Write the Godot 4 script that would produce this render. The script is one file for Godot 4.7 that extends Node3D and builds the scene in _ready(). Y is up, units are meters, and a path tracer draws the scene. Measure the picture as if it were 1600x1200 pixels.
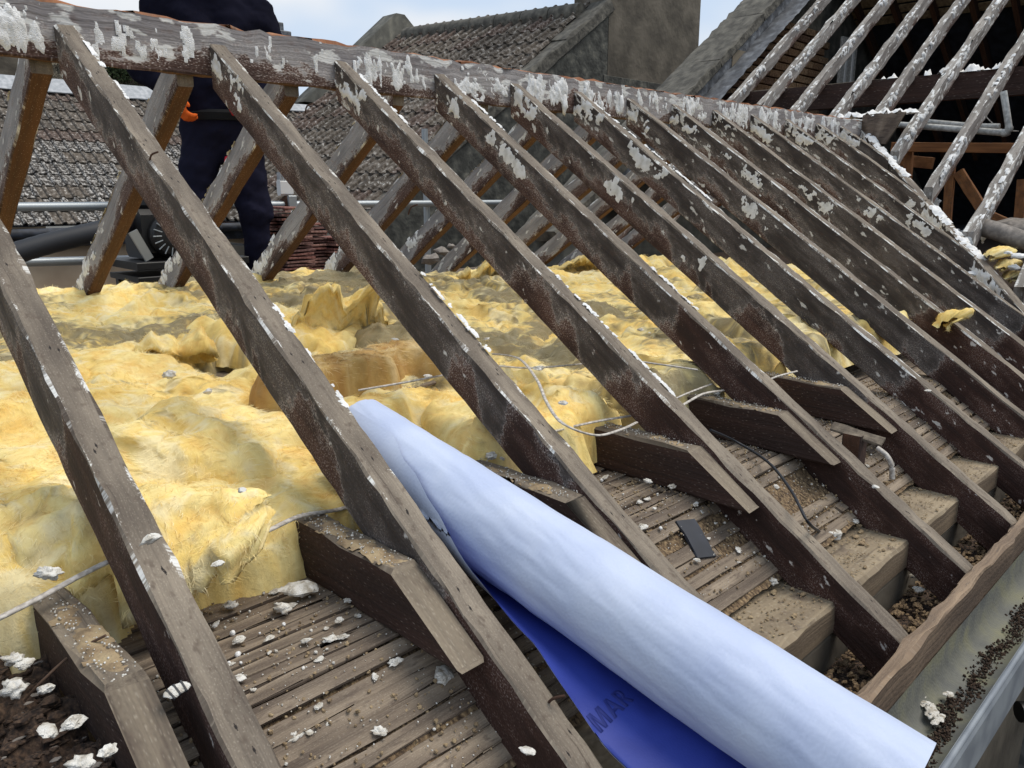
extends Node3D
# A stripped roof: front and back rafters on a ridge, lath ceiling, glass wool, a roll of membrane; neighbours behind.
# World: x runs along the ridge away from the camera, z down the front slope, y up; the ridge top line is y = 0, z = 0.

const PITCH := 0.59162
const TP := 0.67193
const SP := 0.55772
const CP := 0.83002
const UX := [0.008, 0.388, 0.791, 1.206, 1.624, 2.012, 2.395, 2.765, 3.12, 3.50, 3.90, 4.31, 4.72, 5.08]
const BX := [0.33, 0.70, 1.04, 1.46, 1.87, 2.27, 2.66, 3.05, 3.45, 3.85, 4.25, 4.65]
const WX := 5.47        # the wing's slope meets the ridge line here
const EAVE := 1.92
const JTOP := -0.985
const JBOT := -1.09
const DECK := -1.08

var cam_p := Vector3(-0.3123, -0.4205, 2.3525)
var cam_f := 1232.7
var cam_fw := Vector3.ZERO
var cam_rt := Vector3.ZERO
var cam_up := Vector3.ZERO
var rng := RandomNumberGenerator.new()
var used := {}
var M := {}
var nz3 := FastNoiseLite.new()

# ---------------------------------------------------------------- helpers
func numbered(called: String) -> String:
	if not used.has(called):
		used[called] = 0
		return called
	used[called] += 1
	return "%s_%03d" % [called, used[called]]

func thing(called: String, label: String, category: String, at := Vector3.ZERO, group := "") -> Node3D:
	var o := Node3D.new()
	o.name = numbered(called)
	add_child(o)
	o.position = at
	meta(o, label, category, group)
	return o

func meta(o: Node, label: String, category: String, group := "", kind := "") -> void:
	if label != "":
		o.set_meta("label", label)
	if category != "":
		o.set_meta("category", category)
	if group != "":
		o.set_meta("group", group)
	if kind != "":
		o.set_meta("kind", kind)

func part(called: String, mesh: Mesh, mat: Material, parent: Node3D) -> MeshInstance3D:
	var o := MeshInstance3D.new()
	o.name = called
	o.mesh = mesh
	if mat != null:
		o.material_override = mat
	parent.add_child(o, true)
	return o

func solo(called: String, mesh: Mesh, mat: Material, label: String, category: String, group := "", at := Vector3.ZERO) -> MeshInstance3D:
	var o := MeshInstance3D.new()
	o.name = numbered(called)
	o.mesh = mesh
	o.material_override = mat
	add_child(o)
	o.position = at
	meta(o, label, category, group)
	return o

func structure(called: String, mesh: Mesh, mat: Material) -> MeshInstance3D:
	var o := MeshInstance3D.new()
	o.name = numbered(called)
	o.mesh = mesh
	o.material_override = mat
	add_child(o)
	o.set_meta("kind", "structure")
	return o

func px_ray(x: float, y: float) -> Vector3:
	return cam_fw + cam_rt * ((x - 800.0) / cam_f) - cam_up * ((y - 600.0) / cam_f)

func px_plane(x: float, y: float, n: Vector3, d: float) -> Vector3:
	var r := px_ray(x, y)
	return cam_p + r * ((d - n.dot(cam_p)) / n.dot(r))

func px_y(x: float, y: float, h: float) -> Vector3:
	return px_plane(x, y, Vector3.UP, h)

func px_x(x: float, y: float, h: float) -> Vector3:
	return px_plane(x, y, Vector3.RIGHT, h)

func px_z(x: float, y: float, h: float) -> Vector3:
	return px_plane(x, y, Vector3.BACK, h)

func px_front(x: float, y: float, off := 0.0) -> Vector3:
	return px_plane(x, y, Vector3(0, CP, SP), off)

func n3(p: Vector3) -> float:
	return nz3.get_noise_3dv(p)

func quad(st: SurfaceTool, a: Vector3, b: Vector3, c: Vector3, d: Vector3, out: Vector3, ua := Vector2.ZERO, ub := Vector2.ZERO, uc := Vector2.ZERO, ud := Vector2.ZERO) -> void:
	var nn := (c - a).cross(b - a)
	if nn.length_squared() < 1e-14:
		nn = (d - a).cross(c - a)
	if nn.dot(out) < 0.0:
		var t := b
		b = d
		d = t
		var tu := ub
		ub = ud
		ud = tu
	st.set_uv(ua)
	st.add_vertex(a)
	st.set_uv(ub)
	st.add_vertex(b)
	st.set_uv(uc)
	st.add_vertex(c)
	st.set_uv(ua)
	st.add_vertex(a)
	st.set_uv(uc)
	st.add_vertex(c)
	st.set_uv(ud)
	st.add_vertex(d)

func begin() -> SurfaceTool:
	var st := SurfaceTool.new()
	st.begin(Mesh.PRIMITIVE_TRIANGLES)
	return st

func done(st: SurfaceTool) -> ArrayMesh:
	st.generate_normals()
	return st.commit()

# A sawn timber from P0 to P1 (centre line of its upper face), chamfered, a little uneven; ends sheared by k per metre of depth.
# Texture strips: v 0..0.5 sides, 0.5..0.75 upper face, 0.75..1 lower face.
func beam(P0: Vector3, P1: Vector3, upv: Vector3, w: float, d: float, k0 := 0.0, k1 := 0.0, seg := 16, jit := 0.0015, sd := 0, ch := 0.003, u0 := 0.0, u1 := 1.0, bow := 0.0) -> ArrayMesh:
	var L := P0.distance_to(P1)
	var ax := (P1 - P0) / L
	var sdv := ax.cross(upv).normalized()
	var up := sdv.cross(ax).normalized()
	var hw := w * 0.5
	var prof := [Vector2(-hw + ch, 0), Vector2(hw - ch, 0), Vector2(hw, -ch), Vector2(hw, -d + ch), Vector2(hw - ch, -d), Vector2(-hw + ch, -d), Vector2(-hw, -d + ch), Vector2(-hw, -ch)]
	var vs := [[0.505, 0.745], [0.505, 0.505], [0.005, 0.495], [0.49, 0.49], [0.755, 0.995], [0.49, 0.49], [0.495, 0.005], [0.505, 0.505]]
	var rings := []
	for i in seg + 1:
		var f := float(i) / seg
		var ring := PackedVector3Array()
		for j in 8:
			var q: Vector2 = prof[j]
			var s: float = lerpf(k0 * q.y, L + k1 * q.y, f)
			var p := P0 + ax * s + sdv * q.x + up * q.y
			var jj := jit * (2.2 if (j == 0 or j == 1 or j == 2 or j == 7) else 1.0)
			var key := Vector3(f * L * 16.0 + sd * 7.7, q.x * 60.0 + j * 3.1, q.y * 40.0) * 10.0
			p += sdv * n3(key) * jj + up * (n3(key + Vector3(50, 9, 3)) - 0.35) * jj
			p += up * sin(f * PI) * bow
			ring.append(p)
		rings.append(ring)
	var st := begin()
	for j in 8:
		st.set_smooth_group(j)
		var k := (j + 1) % 8
		var mid: Vector2 = (prof[j] + prof[k]) * 0.5
		var out := sdv * (mid.x / hw) + up * ((mid.y + d * 0.5) / (d * 0.5))
		if j == 0:
			out = up
		elif j == 2:
			out = sdv
		elif j == 4:
			out = -up
		elif j == 6:
			out = -sdv
		for i in seg:
			var fa: float = lerpf(u0, u1, float(i) / seg)
			var fb: float = lerpf(u0, u1, float(i + 1) / seg)
			quad(st, rings[i][j], rings[i][k], rings[i + 1][k], rings[i + 1][j], out, Vector2(fa, vs[j][0]), Vector2(fa, vs[j][1]), Vector2(fb, vs[j][1]), Vector2(fb, vs[j][0]))
	for e in 2:
		st.set_smooth_group(9 + e)
		var r: PackedVector3Array = rings[0] if e == 0 else rings[seg]
		var out2 := -ax if e == 0 else ax
		for tri in [[0, 1, 2, 7], [7, 2, 3, 6], [6, 3, 4, 5]]:
			quad(st, r[tri[0]], r[tri[1]], r[tri[2]], r[tri[3]], out2, Vector2(0.42 + 0.3 * e, 0.52), Vector2(0.42 + 0.3 * e, 0.73), Vector2(0.48 + 0.3 * e, 0.73), Vector2(0.48 + 0.3 * e, 0.52))
	return done(st)

func box(size: Vector3, at := Vector3.ZERO, ch := 0.004) -> ArrayMesh:
	var a := at + Vector3(-size.x * 0.5, size.y * 0.5, 0)
	return beam(a, a + Vector3(size.x, 0, 0), Vector3.UP, size.z, size.y, 0, 0, 1, 0.0, 0, minf(ch, minf(size.y, size.z) * 0.3))

func smooth_path(pts: Array, sub := 6) -> PackedVector3Array:
	var out := PackedVector3Array()
	var n := pts.size()
	for i in n - 1:
		var p0: Vector3 = pts[maxi(i - 1, 0)]
		var p1: Vector3 = pts[i]
		var p2: Vector3 = pts[i + 1]
		var p3: Vector3 = pts[mini(i + 2, n - 1)]
		for k in sub:
			var t := float(k) / sub
			out.append(p1.cubic_interpolate(p2, p0, p3, t))
	out.append(pts[n - 1])
	return out

func tube(path: PackedVector3Array, r: float, sides := 8, flat := 1.0, rib := 0.0) -> ArrayMesh:
	var st := begin()
	st.set_smooth_group(1)
	var n := path.size()
	var rings := []
	for i in n:
		var t := (path[mini(i + 1, n - 1)] - path[maxi(i - 1, 0)]).normalized()
		var ref := Vector3.UP if absf(t.y) < 0.95 else Vector3.RIGHT
		var s := t.cross(ref).normalized()
		var u := s.cross(t).normalized()
		var ring := PackedVector3Array()
		var rr := r * (1.0 + (rib if i % 2 == 0 else 0.0))
		for j in sides:
			var a := TAU * j / sides
			ring.append(path[i] + s * cos(a) * rr + u * sin(a) * rr * flat)
		rings.append(ring)
	for i in n - 1:
		for j in sides:
			var k := (j + 1) % sides
			quad(st, rings[i][j], rings[i][k], rings[i + 1][k], rings[i + 1][j], (rings[i][j] + rings[i][k]) * 0.5 - path[i])
	st.set_smooth_group(2)
	for e in [0, n - 1]:
		var c := path[e]
		var o := (path[1] - path[0]) if e == 0 else (path[n - 1] - path[n - 2])
		for j in sides:
			var k := (j + 1) % sides
			quad(st, c, rings[e][j], rings[e][k], rings[e][k], -o if e == 0 else o)
	return done(st)

func lathe(prof: Array, sides := 16) -> ArrayMesh:
	var st := begin()
	for i in prof.size() - 1:
		st.set_smooth_group(i)
		var a: Vector2 = prof[i]
		var b: Vector2 = prof[i + 1]
		for j in sides:
			var t0 := TAU * j / sides
			var t1 := TAU * (j + 1) / sides
			var d0 := Vector3(cos(t0), 0, sin(t0))
			var d1 := Vector3(cos(t1), 0, sin(t1))
			var nrm := Vector2(b.y - a.y, a.x - b.x)
			var out := (d0 + d1) * 0.5 * nrm.x + Vector3.UP * nrm.y
			quad(st, d0 * a.x + Vector3.UP * a.y, d1 * a.x + Vector3.UP * a.y, d1 * b.x + Vector3.UP * b.y, d0 * b.x + Vector3.UP * b.y, out)
	return done(st)

# A crust of sprayed foam on a face: O corner, A and B the edges (m), N outwards.
func foam_patch(O: Vector3, A: Vector3, B: Vector3, N: Vector3, thick: float, thr: float, sd: int, cell := 0.008, fr := 48.0, drip := 0.0) -> ArrayMesh:
	var la := A.length()
	var lb := B.length()
	var na := maxi(3, int(la / cell))
	var nb := maxi(3, int(lb / cell))
	var st := begin()
	st.set_smooth_group(1)
	var hs := []
	for i in na + 1:
		var row := PackedFloat32Array()
		for j in nb + 1:
			var a := float(i) / na
			var b := float(j) / nb
			var edge := minf(minf(a, 1.0 - a) * la, minf(b, 1.0 - b) * lb) / (0.012 + 0.20 * minf(la, lb))
			var q := Vector3(a * la * fr, b * lb * fr * (0.30 if drip > 0.0 else 1.0), sd * 13.7)
			var m := 0.5 + 0.75 * n3(q * 2.6) + 0.5 * n3(q * 7.0 + Vector3(3, 1, 7)) + 0.30 * n3(q * 17.0) + 0.16 * n3(q * 41.0) - thr - maxf(0.0, 1.0 - edge) * 0.75 - drip * b
			var h := tanh(m * 2.6) * thick * (0.62 + 0.45 * n3(q * 8.0) + 0.30 * n3(q * 21.0) + 0.22 * n3(q * 47.0))
			if m > 0.0:
				h = maxf(h, 0.0008)
			row.append(maxf(h, -0.004))
		hs.append(row)
	for i in na:
		for j in nb:
			if maxf(maxf(hs[i][j], hs[i + 1][j]), maxf(hs[i][j + 1], hs[i + 1][j + 1])) <= 0.0:
				continue
			var p := []
			for c in [[i, j], [i + 1, j], [i + 1, j + 1], [i, j + 1]]:
				p.append(O + A * (float(c[0]) / na) + B * (float(c[1]) / nb) + N * hs[c[0]][c[1]])
			quad(st, p[0], p[1], p[2], p[3], N)
	return done(st)

# A lump: broken foam, clod, stone.
func lump(r: Vector3, sd: int, rough: float, angular := false, nu := 10, nv := 7) -> ArrayMesh:
	var st := begin()
	var g := RandomNumberGenerator.new()
	g.seed = sd
	var planes := []
	for i in 7:
		planes.append([Vector3(g.randf_range(-1, 1), g.randf_range(-1, 1), g.randf_range(-1, 1)).normalized(), g.randf_range(0.55, 0.9)])
	var pts := []
	for j in nv + 1:
		var row := PackedVector3Array()
		for i in nu:
			var th := PI * j / nv
			var ph := TAU * i / nu
			var d := Vector3(sin(th) * cos(ph), cos(th), sin(th) * sin(ph))
			var k := 1.0 + rough * (n3(d * 12.0 + Vector3(sd * 5.3, 0, 0)) + 0.6 * n3(d * 40.0 + Vector3(0, sd * 3.1, 0)))
			if angular:
				for pl in planes:
					var dd: float = d.dot(pl[0])
					if dd > 0.05:
						k = minf(k, pl[1] / dd)
			row.append(d * k * r)
		pts.append(row)
	if not angular:
		st.set_smooth_group(1)
	var f := 0
	for j in nv:
		for i in nu:
			if angular:
				st.set_smooth_group(f % 30)
				f += 1
			var k := (i + 1) % nu
			quad(st, pts[j][i], pts[j][k], pts[j + 1][k], pts[j + 1][i], pts[j][i] + pts[j + 1][k])
	return done(st)

func mm(called: String, mesh: Mesh, mat: Material, xf: Array, parent: Node3D, cols := PackedColorArray()) -> MultiMeshInstance3D:
	var m := MultiMesh.new()
	m.transform_format = MultiMesh.TRANSFORM_3D
	m.use_colors = cols.size() > 0
	m.mesh = mesh
	m.instance_count = xf.size()
	for i in xf.size():
		m.set_instance_transform(i, xf[i])
		if cols.size() > 0:
			m.set_instance_color(i, cols[i])
	var o := MultiMeshInstance3D.new()
	o.name = called if parent != self else numbered(called)
	o.multimesh = m
	o.material_override = mat
	parent.add_child(o, true)
	o.set_meta("kind", "stuff")
	return o

func rot_any() -> Basis:
	return Basis.from_euler(Vector3(rng.randf() * TAU, rng.randf() * TAU, rng.randf() * TAU))

# ---------------------------------------------------------------- textures
func nbytes(w: int, h: int, sd: int, fr: float, oct := 3, sx := 1, sy := 1, type := FastNoiseLite.TYPE_SIMPLEX_SMOOTH) -> PackedByteArray:
	var n := FastNoiseLite.new()
	n.seed = sd
	n.noise_type = type
	n.frequency = fr
	n.fractal_type = FastNoiseLite.FRACTAL_FBM if oct > 1 else FastNoiseLite.FRACTAL_NONE
	n.fractal_octaves = oct
	var im := n.get_image(maxi(4, w / sx), maxi(4, h / sy), false, false, true)
	im.convert(Image.FORMAT_L8)
	if sx > 1 or sy > 1:
		im.resize(w, h, Image.INTERPOLATE_CUBIC)
	return im.get_data()

func sstep(a: float, b: float, x: float) -> float:
	var t := clampf((x - a) / (b - a), 0.0, 1.0)
	return t * t * (3.0 - 2.0 * t)

# kind: "aged" rafters, "aged_foamy" those with more foam, "back", "wing", "ridge", "joist"
func timber_tex(kind: String, sd: int, W := 1536, length := 2.3, plain := false) -> ImageTexture:
	var H := 192
	var grain := nbytes(W, H, sd, 0.055, 3, 24, 1)
	var lines := nbytes(W, H, sd + 9, 0.30, 2, 48, 1)
	var coarse := nbytes(W, H, sd + 1, 0.012, 3, 2, 1)
	var med := nbytes(W, H, sd + 2, 0.045, 3)
	var fine := nbytes(W, H, sd + 3, 0.42, 1)
	var fine2 := nbytes(W, H, sd + 4, 0.30, 2)
	var spl := nbytes(W, H, sd + 5, 0.02, 4)
	var bnd := nbytes(W, 4, sd + 6, 0.006, 3)
	var out := PackedByteArray()
	out.resize(W * H * 3)
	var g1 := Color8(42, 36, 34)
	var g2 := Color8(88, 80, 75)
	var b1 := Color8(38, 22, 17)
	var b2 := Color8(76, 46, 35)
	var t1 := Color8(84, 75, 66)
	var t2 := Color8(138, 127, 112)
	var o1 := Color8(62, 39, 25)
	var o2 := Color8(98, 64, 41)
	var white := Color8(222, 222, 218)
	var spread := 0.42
	var shift := (float((sd * 37) % 100) / 100.0 - 0.5) * 0.5
	var spl_thr := 0.86
	var top_foam := 0.62
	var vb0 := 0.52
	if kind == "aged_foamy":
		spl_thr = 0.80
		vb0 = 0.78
		top_foam = 0.56
	elif kind == "back":
		g1 = Color8(104, 102, 104)
		g2 = Color8(158, 155, 154)
		spl_thr = 0.78
		vb0 = 0.66
	elif kind == "wing":
		g1 = Color8(96, 90, 86)
		g2 = Color8(168, 163, 158)
		t1 = Color8(104, 98, 92)
		t2 = Color8(168, 162, 154)
		spl_thr = 0.70
		top_foam = 0.56
		vb0 = 0.85
	elif kind == "ridge":
		g1 = Color8(112, 107, 108)
		g2 = Color8(160, 155, 153)
		t1 = Color8(104, 62, 38)
		t2 = Color8(178, 122, 82)
		spl_thr = 0.67
		top_foam = 0.95
		vb0 = 0.74
	elif kind == "joist":
		g1 = Color8(38, 24, 19)
		g2 = Color8(68, 46, 38)
		t1 = Color8(84, 74, 64)
		t2 = Color8(136, 124, 106)
		spl_thr = 0.93
		top_foam = 0.9
		vb0 = 3.0
	elif kind == "lath":
		g1 = Color8(72, 60, 52)
		g2 = Color8(142, 126, 110)
		t1 = Color8(74, 63, 54)
		t2 = Color8(150, 135, 116)
		spl_thr = 9.0
		top_foam = 9.0
		vb0 = 3.0
	elif kind == "plate":
		g1 = Color8(82, 68, 54)
		g2 = Color8(142, 124, 100)
		t1 = Color8(106, 93, 76)
		t2 = Color8(162, 146, 120)
		spl_thr = 9.0
		top_foam = 9.0
		vb0 = 3.0
	elif kind == "new":
		g1 = Color8(104, 66, 38)
		g2 = Color8(158, 108, 66)
		t1 = Color8(104, 66, 38)
		t2 = Color8(158, 108, 66)
		spl_thr = 9.0
		top_foam = 9.0
		vb0 = 3.0
	elif kind == "fascia":
		g1 = Color8(66, 52, 42)
		g2 = Color8(128, 108, 88)
		t1 = Color8(96, 80, 66)
		t2 = Color8(154, 132, 108)
		spl_thr = 9.0
		top_foam = 9.0
		vb0 = 3.0
	var is_plain := vb0 > 2.0
	for x in W:
		var s := float(x) / W * length
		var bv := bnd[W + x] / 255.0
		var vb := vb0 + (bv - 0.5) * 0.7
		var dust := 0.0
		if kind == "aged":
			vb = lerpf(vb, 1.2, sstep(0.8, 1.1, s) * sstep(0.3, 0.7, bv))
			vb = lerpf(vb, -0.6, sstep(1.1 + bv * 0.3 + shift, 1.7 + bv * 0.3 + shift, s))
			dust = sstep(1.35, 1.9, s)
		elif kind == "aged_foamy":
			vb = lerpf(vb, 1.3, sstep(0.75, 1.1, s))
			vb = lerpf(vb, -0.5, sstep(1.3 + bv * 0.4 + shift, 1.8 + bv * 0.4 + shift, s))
			dust = sstep(1.6, 2.0, s)
		for y in H:
			var i := y * W + x
			var g := grain[i] / 255.0 * 0.5 + lines[i] / 255.0 * 0.5
			var c := coarse[i] / 255.0
			var m := med[i] / 255.0
			var f := fine[i] / 255.0
			var f2 := fine2[i] / 255.0
			var sp := spl[i] / 255.0
			var col: Color
			if y < 96:
				var v := y / 96.0
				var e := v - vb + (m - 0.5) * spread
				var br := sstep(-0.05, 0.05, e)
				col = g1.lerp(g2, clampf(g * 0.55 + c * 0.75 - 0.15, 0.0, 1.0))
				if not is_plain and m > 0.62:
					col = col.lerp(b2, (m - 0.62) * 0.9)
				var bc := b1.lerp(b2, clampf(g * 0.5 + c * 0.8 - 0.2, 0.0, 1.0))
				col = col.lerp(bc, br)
				# overspray mist along the border, specks below it
				if not is_plain:
					var near := exp(-absf(e) / 0.17)
					col = col.lerp(Color8(186, 180, 174), clampf(near * (f2 * 1.9 - 0.55), 0.0, 0.8))
					if e > 0.0:
						var th := 0.70 + minf(e, 0.8) * 0.30
						if f > th:
							col = col.lerp(Color8(205, 198, 190), clampf((f - th) * 9.0, 0.0, 0.85))
				elif kind == "joist":
					if f > 0.86:
						col = col.lerp(Color8(190, 182, 172), clampf((f - 0.86) * 9.0, 0.0, 0.8))
				if not is_plain:
					var fz := (f - 0.60) * 3.0 * clampf(c * 2.2 - 0.75 + (m - 0.5), 0.0, 1.0)
					if fz > 0.0:
						col = col.lerp(Color8(196, 191, 186), clampf(fz, 0.0, 0.7))
				var boost := 0.0
				if kind == "ridge":
					boost = (0.55 - v) * 0.22
				elif kind == "back":
					boost = sstep(0.8, 1.5, s) * 0.1
				elif kind == "aged_foamy" or kind == "aged":
					boost = sstep(0.35, 0.0, s) * 0.14
				var sm := sp + (f2 - 0.5) * 0.10 + boost
				if sm > spl_thr:
					col = col.lerp(white.lerp(Color8(188, 184, 178), f2 * 0.6), clampf((sm - spl_thr) * 16.0, 0.0, 0.92))
				if g < 0.24:
					col = col.lerp(Color8(26, 18, 15), (0.24 - g) * 4.0)
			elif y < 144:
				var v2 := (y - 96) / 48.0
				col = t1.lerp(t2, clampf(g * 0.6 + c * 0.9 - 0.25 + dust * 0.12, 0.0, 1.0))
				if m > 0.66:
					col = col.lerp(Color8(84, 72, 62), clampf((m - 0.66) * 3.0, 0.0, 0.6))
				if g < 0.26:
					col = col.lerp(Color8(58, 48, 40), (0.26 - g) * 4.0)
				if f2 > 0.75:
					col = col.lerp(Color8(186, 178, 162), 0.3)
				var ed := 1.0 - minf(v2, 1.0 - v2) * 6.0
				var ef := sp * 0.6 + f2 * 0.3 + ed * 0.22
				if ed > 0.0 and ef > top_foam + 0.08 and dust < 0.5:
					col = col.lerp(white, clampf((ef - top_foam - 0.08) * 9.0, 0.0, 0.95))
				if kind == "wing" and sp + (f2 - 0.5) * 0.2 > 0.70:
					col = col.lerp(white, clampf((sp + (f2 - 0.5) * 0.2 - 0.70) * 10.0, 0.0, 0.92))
			else:
				col = o1.lerp(o2, clampf(g * 0.7 + c * 0.6 - 0.15, 0.0, 1.0))
				if f > 0.9:
					col = col.lerp(white, 0.6)
			out[i * 3] = int(clampf(col.r, 0, 1) * 255.0)
			out[i * 3 + 1] = int(clampf(col.g, 0, 1) * 255.0)
			out[i * 3 + 2] = int(clampf(col.b, 0, 1) * 255.0)
	# nail holes and splits in the upper face
	var g3 := RandomNumberGenerator.new()
	g3.seed = sd
	if kind == "aged" or kind == "aged_foamy" or kind == "ridge":
		var x0 := 40
		while x0 < W - 20:
			for k in 2:
				var hx := x0 + g3.randi_range(-14, 14)
				var hy := 96 + g3.randi_range(10, 38)
				for dx in range(-3, 4):
					for dy in range(-1, 2):
						if absi(dx) + absi(dy) * 2 < 4:
							var i2 := ((hy + dy) * W + clampi(hx + dx, 0, W - 1)) * 3
							out[i2] = 24
							out[i2 + 1] = 18
							out[i2 + 2] = 15
			x0 += g3.randi_range(90, 170)
	var im := Image.create_from_data(W, H, false, Image.FORMAT_RGB8, out)
	return ImageTexture.create_from_image(im)

func grain_normal() -> ImageTexture:
	var W := 1024
	var H := 192
	var a := nbytes(W, H, 77, 0.08, 3, 20, 1)
	var b := nbytes(W, H, 78, 0.25, 2)
	var o := PackedByteArray()
	o.resize(W * H)
	for i in W * H:
		o[i] = int(a[i] * 0.7 + b[i] * 0.3)
	var im := Image.create_from_data(W, H, false, Image.FORMAT_L8, o)
	im.convert(Image.FORMAT_RGBA8)
	im.bump_map_to_normal_map(2.2)
	return ImageTexture.create_from_image(im)

func noise_tex(sd: int, fr: float, oct: int, cols: Array, offs: Array, size := 512, type := FastNoiseLite.TYPE_SIMPLEX_SMOOTH) -> NoiseTexture2D:
	var n := FastNoiseLite.new()
	n.seed = sd
	n.frequency = fr
	n.fractal_octaves = oct
	n.noise_type = type
	var t := NoiseTexture2D.new()
	t.width = size
	t.height = size
	t.seamless = true
	t.noise = n
	var g := Gradient.new()
	g.offsets = PackedFloat32Array(offs)
	g.colors = PackedColorArray(cols)
	t.color_ramp = g
	return t

func noise_normal(sd: int, fr: float, oct: int, strength: float, size := 512) -> NoiseTexture2D:
	var n := FastNoiseLite.new()
	n.seed = sd
	n.frequency = fr
	n.fractal_octaves = oct
	var t := NoiseTexture2D.new()
	t.width = size
	t.height = size
	t.seamless = true
	t.noise = n
	t.as_normal_map = true
	t.bump_strength = strength
	return t

func tri(tex: Texture2D, scale: float, rough: float, nrm: Texture2D = null, nscale := 1.0) -> StandardMaterial3D:
	var m := StandardMaterial3D.new()
	m.albedo_texture = tex
	m.uv1_triplanar = true
	m.uv1_world_triplanar = true
	m.uv1_scale = Vector3.ONE * scale
	m.roughness = rough
	if nrm != null:
		m.normal_enabled = true
		m.normal_texture = nrm
		m.normal_scale = nscale
	return m

func plain(c: Color, rough := 0.8, metal := 0.0) -> StandardMaterial3D:
	var m := StandardMaterial3D.new()
	m.albedo_color = c
	m.roughness = rough
	m.metallic = metal
	return m

func timber_mat(tex: Texture2D) -> StandardMaterial3D:
	var m := StandardMaterial3D.new()
	m.albedo_texture = tex
	m.roughness = 0.85
	m.normal_enabled = true
	m.normal_texture = M.grain
	m.normal_scale = 0.8
	return m

func make_materials() -> void:
	M.grain = grain_normal()
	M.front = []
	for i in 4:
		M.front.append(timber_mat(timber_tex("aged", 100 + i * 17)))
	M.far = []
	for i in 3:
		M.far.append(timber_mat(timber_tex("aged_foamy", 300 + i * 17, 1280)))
	M.back = []
	for i in 3:
		M.back.append(timber_mat(timber_tex("back", 500 + i * 17, 1024)))
	M.wing = []
	for i in 2:
		M.wing.append(timber_mat(timber_tex("wing", 700 + i * 17, 1024)))
	M.ridge = timber_mat(timber_tex("ridge", 901, 2048, 6.0))
	M.joist = []
	for i in 2:
		M.joist.append(timber_mat(timber_tex("joist", 950 + i * 17, 768)))
	var rough_n := noise_normal(5, 0.06, 4, 5.0)
	var fine_n := noise_normal(6, 0.2, 3, 5.0)
	M.foam = tri(noise_tex(11, 0.03, 3, [Color8(208, 207, 203), Color8(232, 232, 231), Color8(242, 242, 242)], [0.2, 0.55, 1.0], 256), 3.0, 0.8, fine_n, 0.9)
	M.foam_dirty = tri(noise_tex(13, 0.02, 4, [Color8(150, 141, 126), Color8(208, 205, 197), Color8(228, 227, 223)], [0.22, 0.5, 0.9], 512), 5.0, 0.85, fine_n, 0.9)
	M.foam_old = tri(noise_tex(12, 0.03, 3, [Color8(196, 184, 140), Color8(226, 219, 190)], [0.25, 0.8], 256), 4.0, 0.8, fine_n, 0.6)
	M.lath = []
	for i in 3:
		M.lath.append(timber_mat(timber_tex("lath", 960 + i * 17, 512)))
	M.plate = timber_mat(timber_tex("plate", 990, 1536, 5.0))
	M.newwood = timber_mat(timber_tex("new", 997, 512))
	M.fascia = timber_mat(timber_tex("fascia", 995, 1536, 5.0))
	M.plaster = tri(noise_tex(30, 0.05, 4, [Color8(54, 42, 32), Color8(112, 92, 68), Color8(164, 142, 108)], [0.25, 0.55, 0.85]), 4.0, 0.95, rough_n, 1.0)
	M.dust = tri(noise_tex(31, 0.02, 5, [Color8(104, 88, 68), Color8(146, 126, 98), Color8(166, 148, 116)], [0.2, 0.5, 0.85]), 2.0, 0.95, fine_n, 0.5)
	M.dirt = tri(noise_tex(32, 0.06, 4, [Color8(28, 21, 17), Color8(66, 50, 39), Color8(104, 84, 66)], [0.25, 0.55, 0.9]), 4.0, 0.95, rough_n, 1.0)
	M.render = tri(noise_tex(37, 0.012, 5, [Color8(76, 70, 61), Color8(95, 88, 77), Color8(112, 104, 92)], [0.25, 0.55, 0.9]), 0.35, 0.95, rough_n, 0.15)
	M.render_mossy = tri(noise_tex(38, 0.02, 5, [Color8(58, 58, 54), Color8(74, 74, 69), Color8(92, 91, 84), Color8(118, 115, 104)], [0.25, 0.5, 0.75, 0.95]), 0.6, 0.95, rough_n, 0.3)
	M.coping = tri(noise_tex(39, 0.02, 5, [Color8(60, 58, 53), Color8(86, 83, 76), Color8(114, 110, 100)], [0.25, 0.55, 0.9]), 0.9, 0.95, rough_n, 0.4)
	M.lead = tri(noise_tex(40, 0.02, 4, [Color8(66, 68, 72), Color8(98, 101, 106), Color8(140, 144, 148)], [0.3, 0.6, 0.9]), 0.8, 0.6, rough_n, 0.3)
	M.flashing = tri(noise_tex(41, 0.02, 4, [Color8(138, 142, 146), Color8(172, 174, 177)], [0.3, 0.7]), 1.0, 0.6)
	M.tile = []
	for i in 3:
		var base := [Color8(74, 66, 57), Color8(88, 79, 69), Color8(82, 67, 58)][i] as Color
		M.tile.append(tri(noise_tex(50 + i, 0.03, 5, [base.darkened(0.4), base, base.lightened(0.22), Color8(206, 204, 198)], [0.2, 0.5, 0.72, 0.86]), 1.1, 0.95))
	M.tile_lichen = tri(noise_tex(55, 0.016, 5, [Color8(36, 33, 30), Color8(66, 61, 56), Color8(88, 83, 77), Color8(190, 187, 182)], [0.2, 0.52, 0.62, 0.68]), 2.2, 0.95)
	M.clay = []
	for i in 3:
		var cb := [Color8(124, 78, 68), Color8(98, 66, 60), Color8(142, 104, 94)][i] as Color
		M.clay.append(tri(noise_tex(57 + i, 0.05, 3, [cb.darkened(0.3), cb, cb.lightened(0.2)], [0.2, 0.5, 0.9], 256), 3.0, 0.9))
	M.beige = tri(noise_tex(60, 0.01, 4, [Color8(168, 146, 122), Color8(190, 168, 142)], [0.3, 0.7], 256), 0.4, 0.95)
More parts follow.
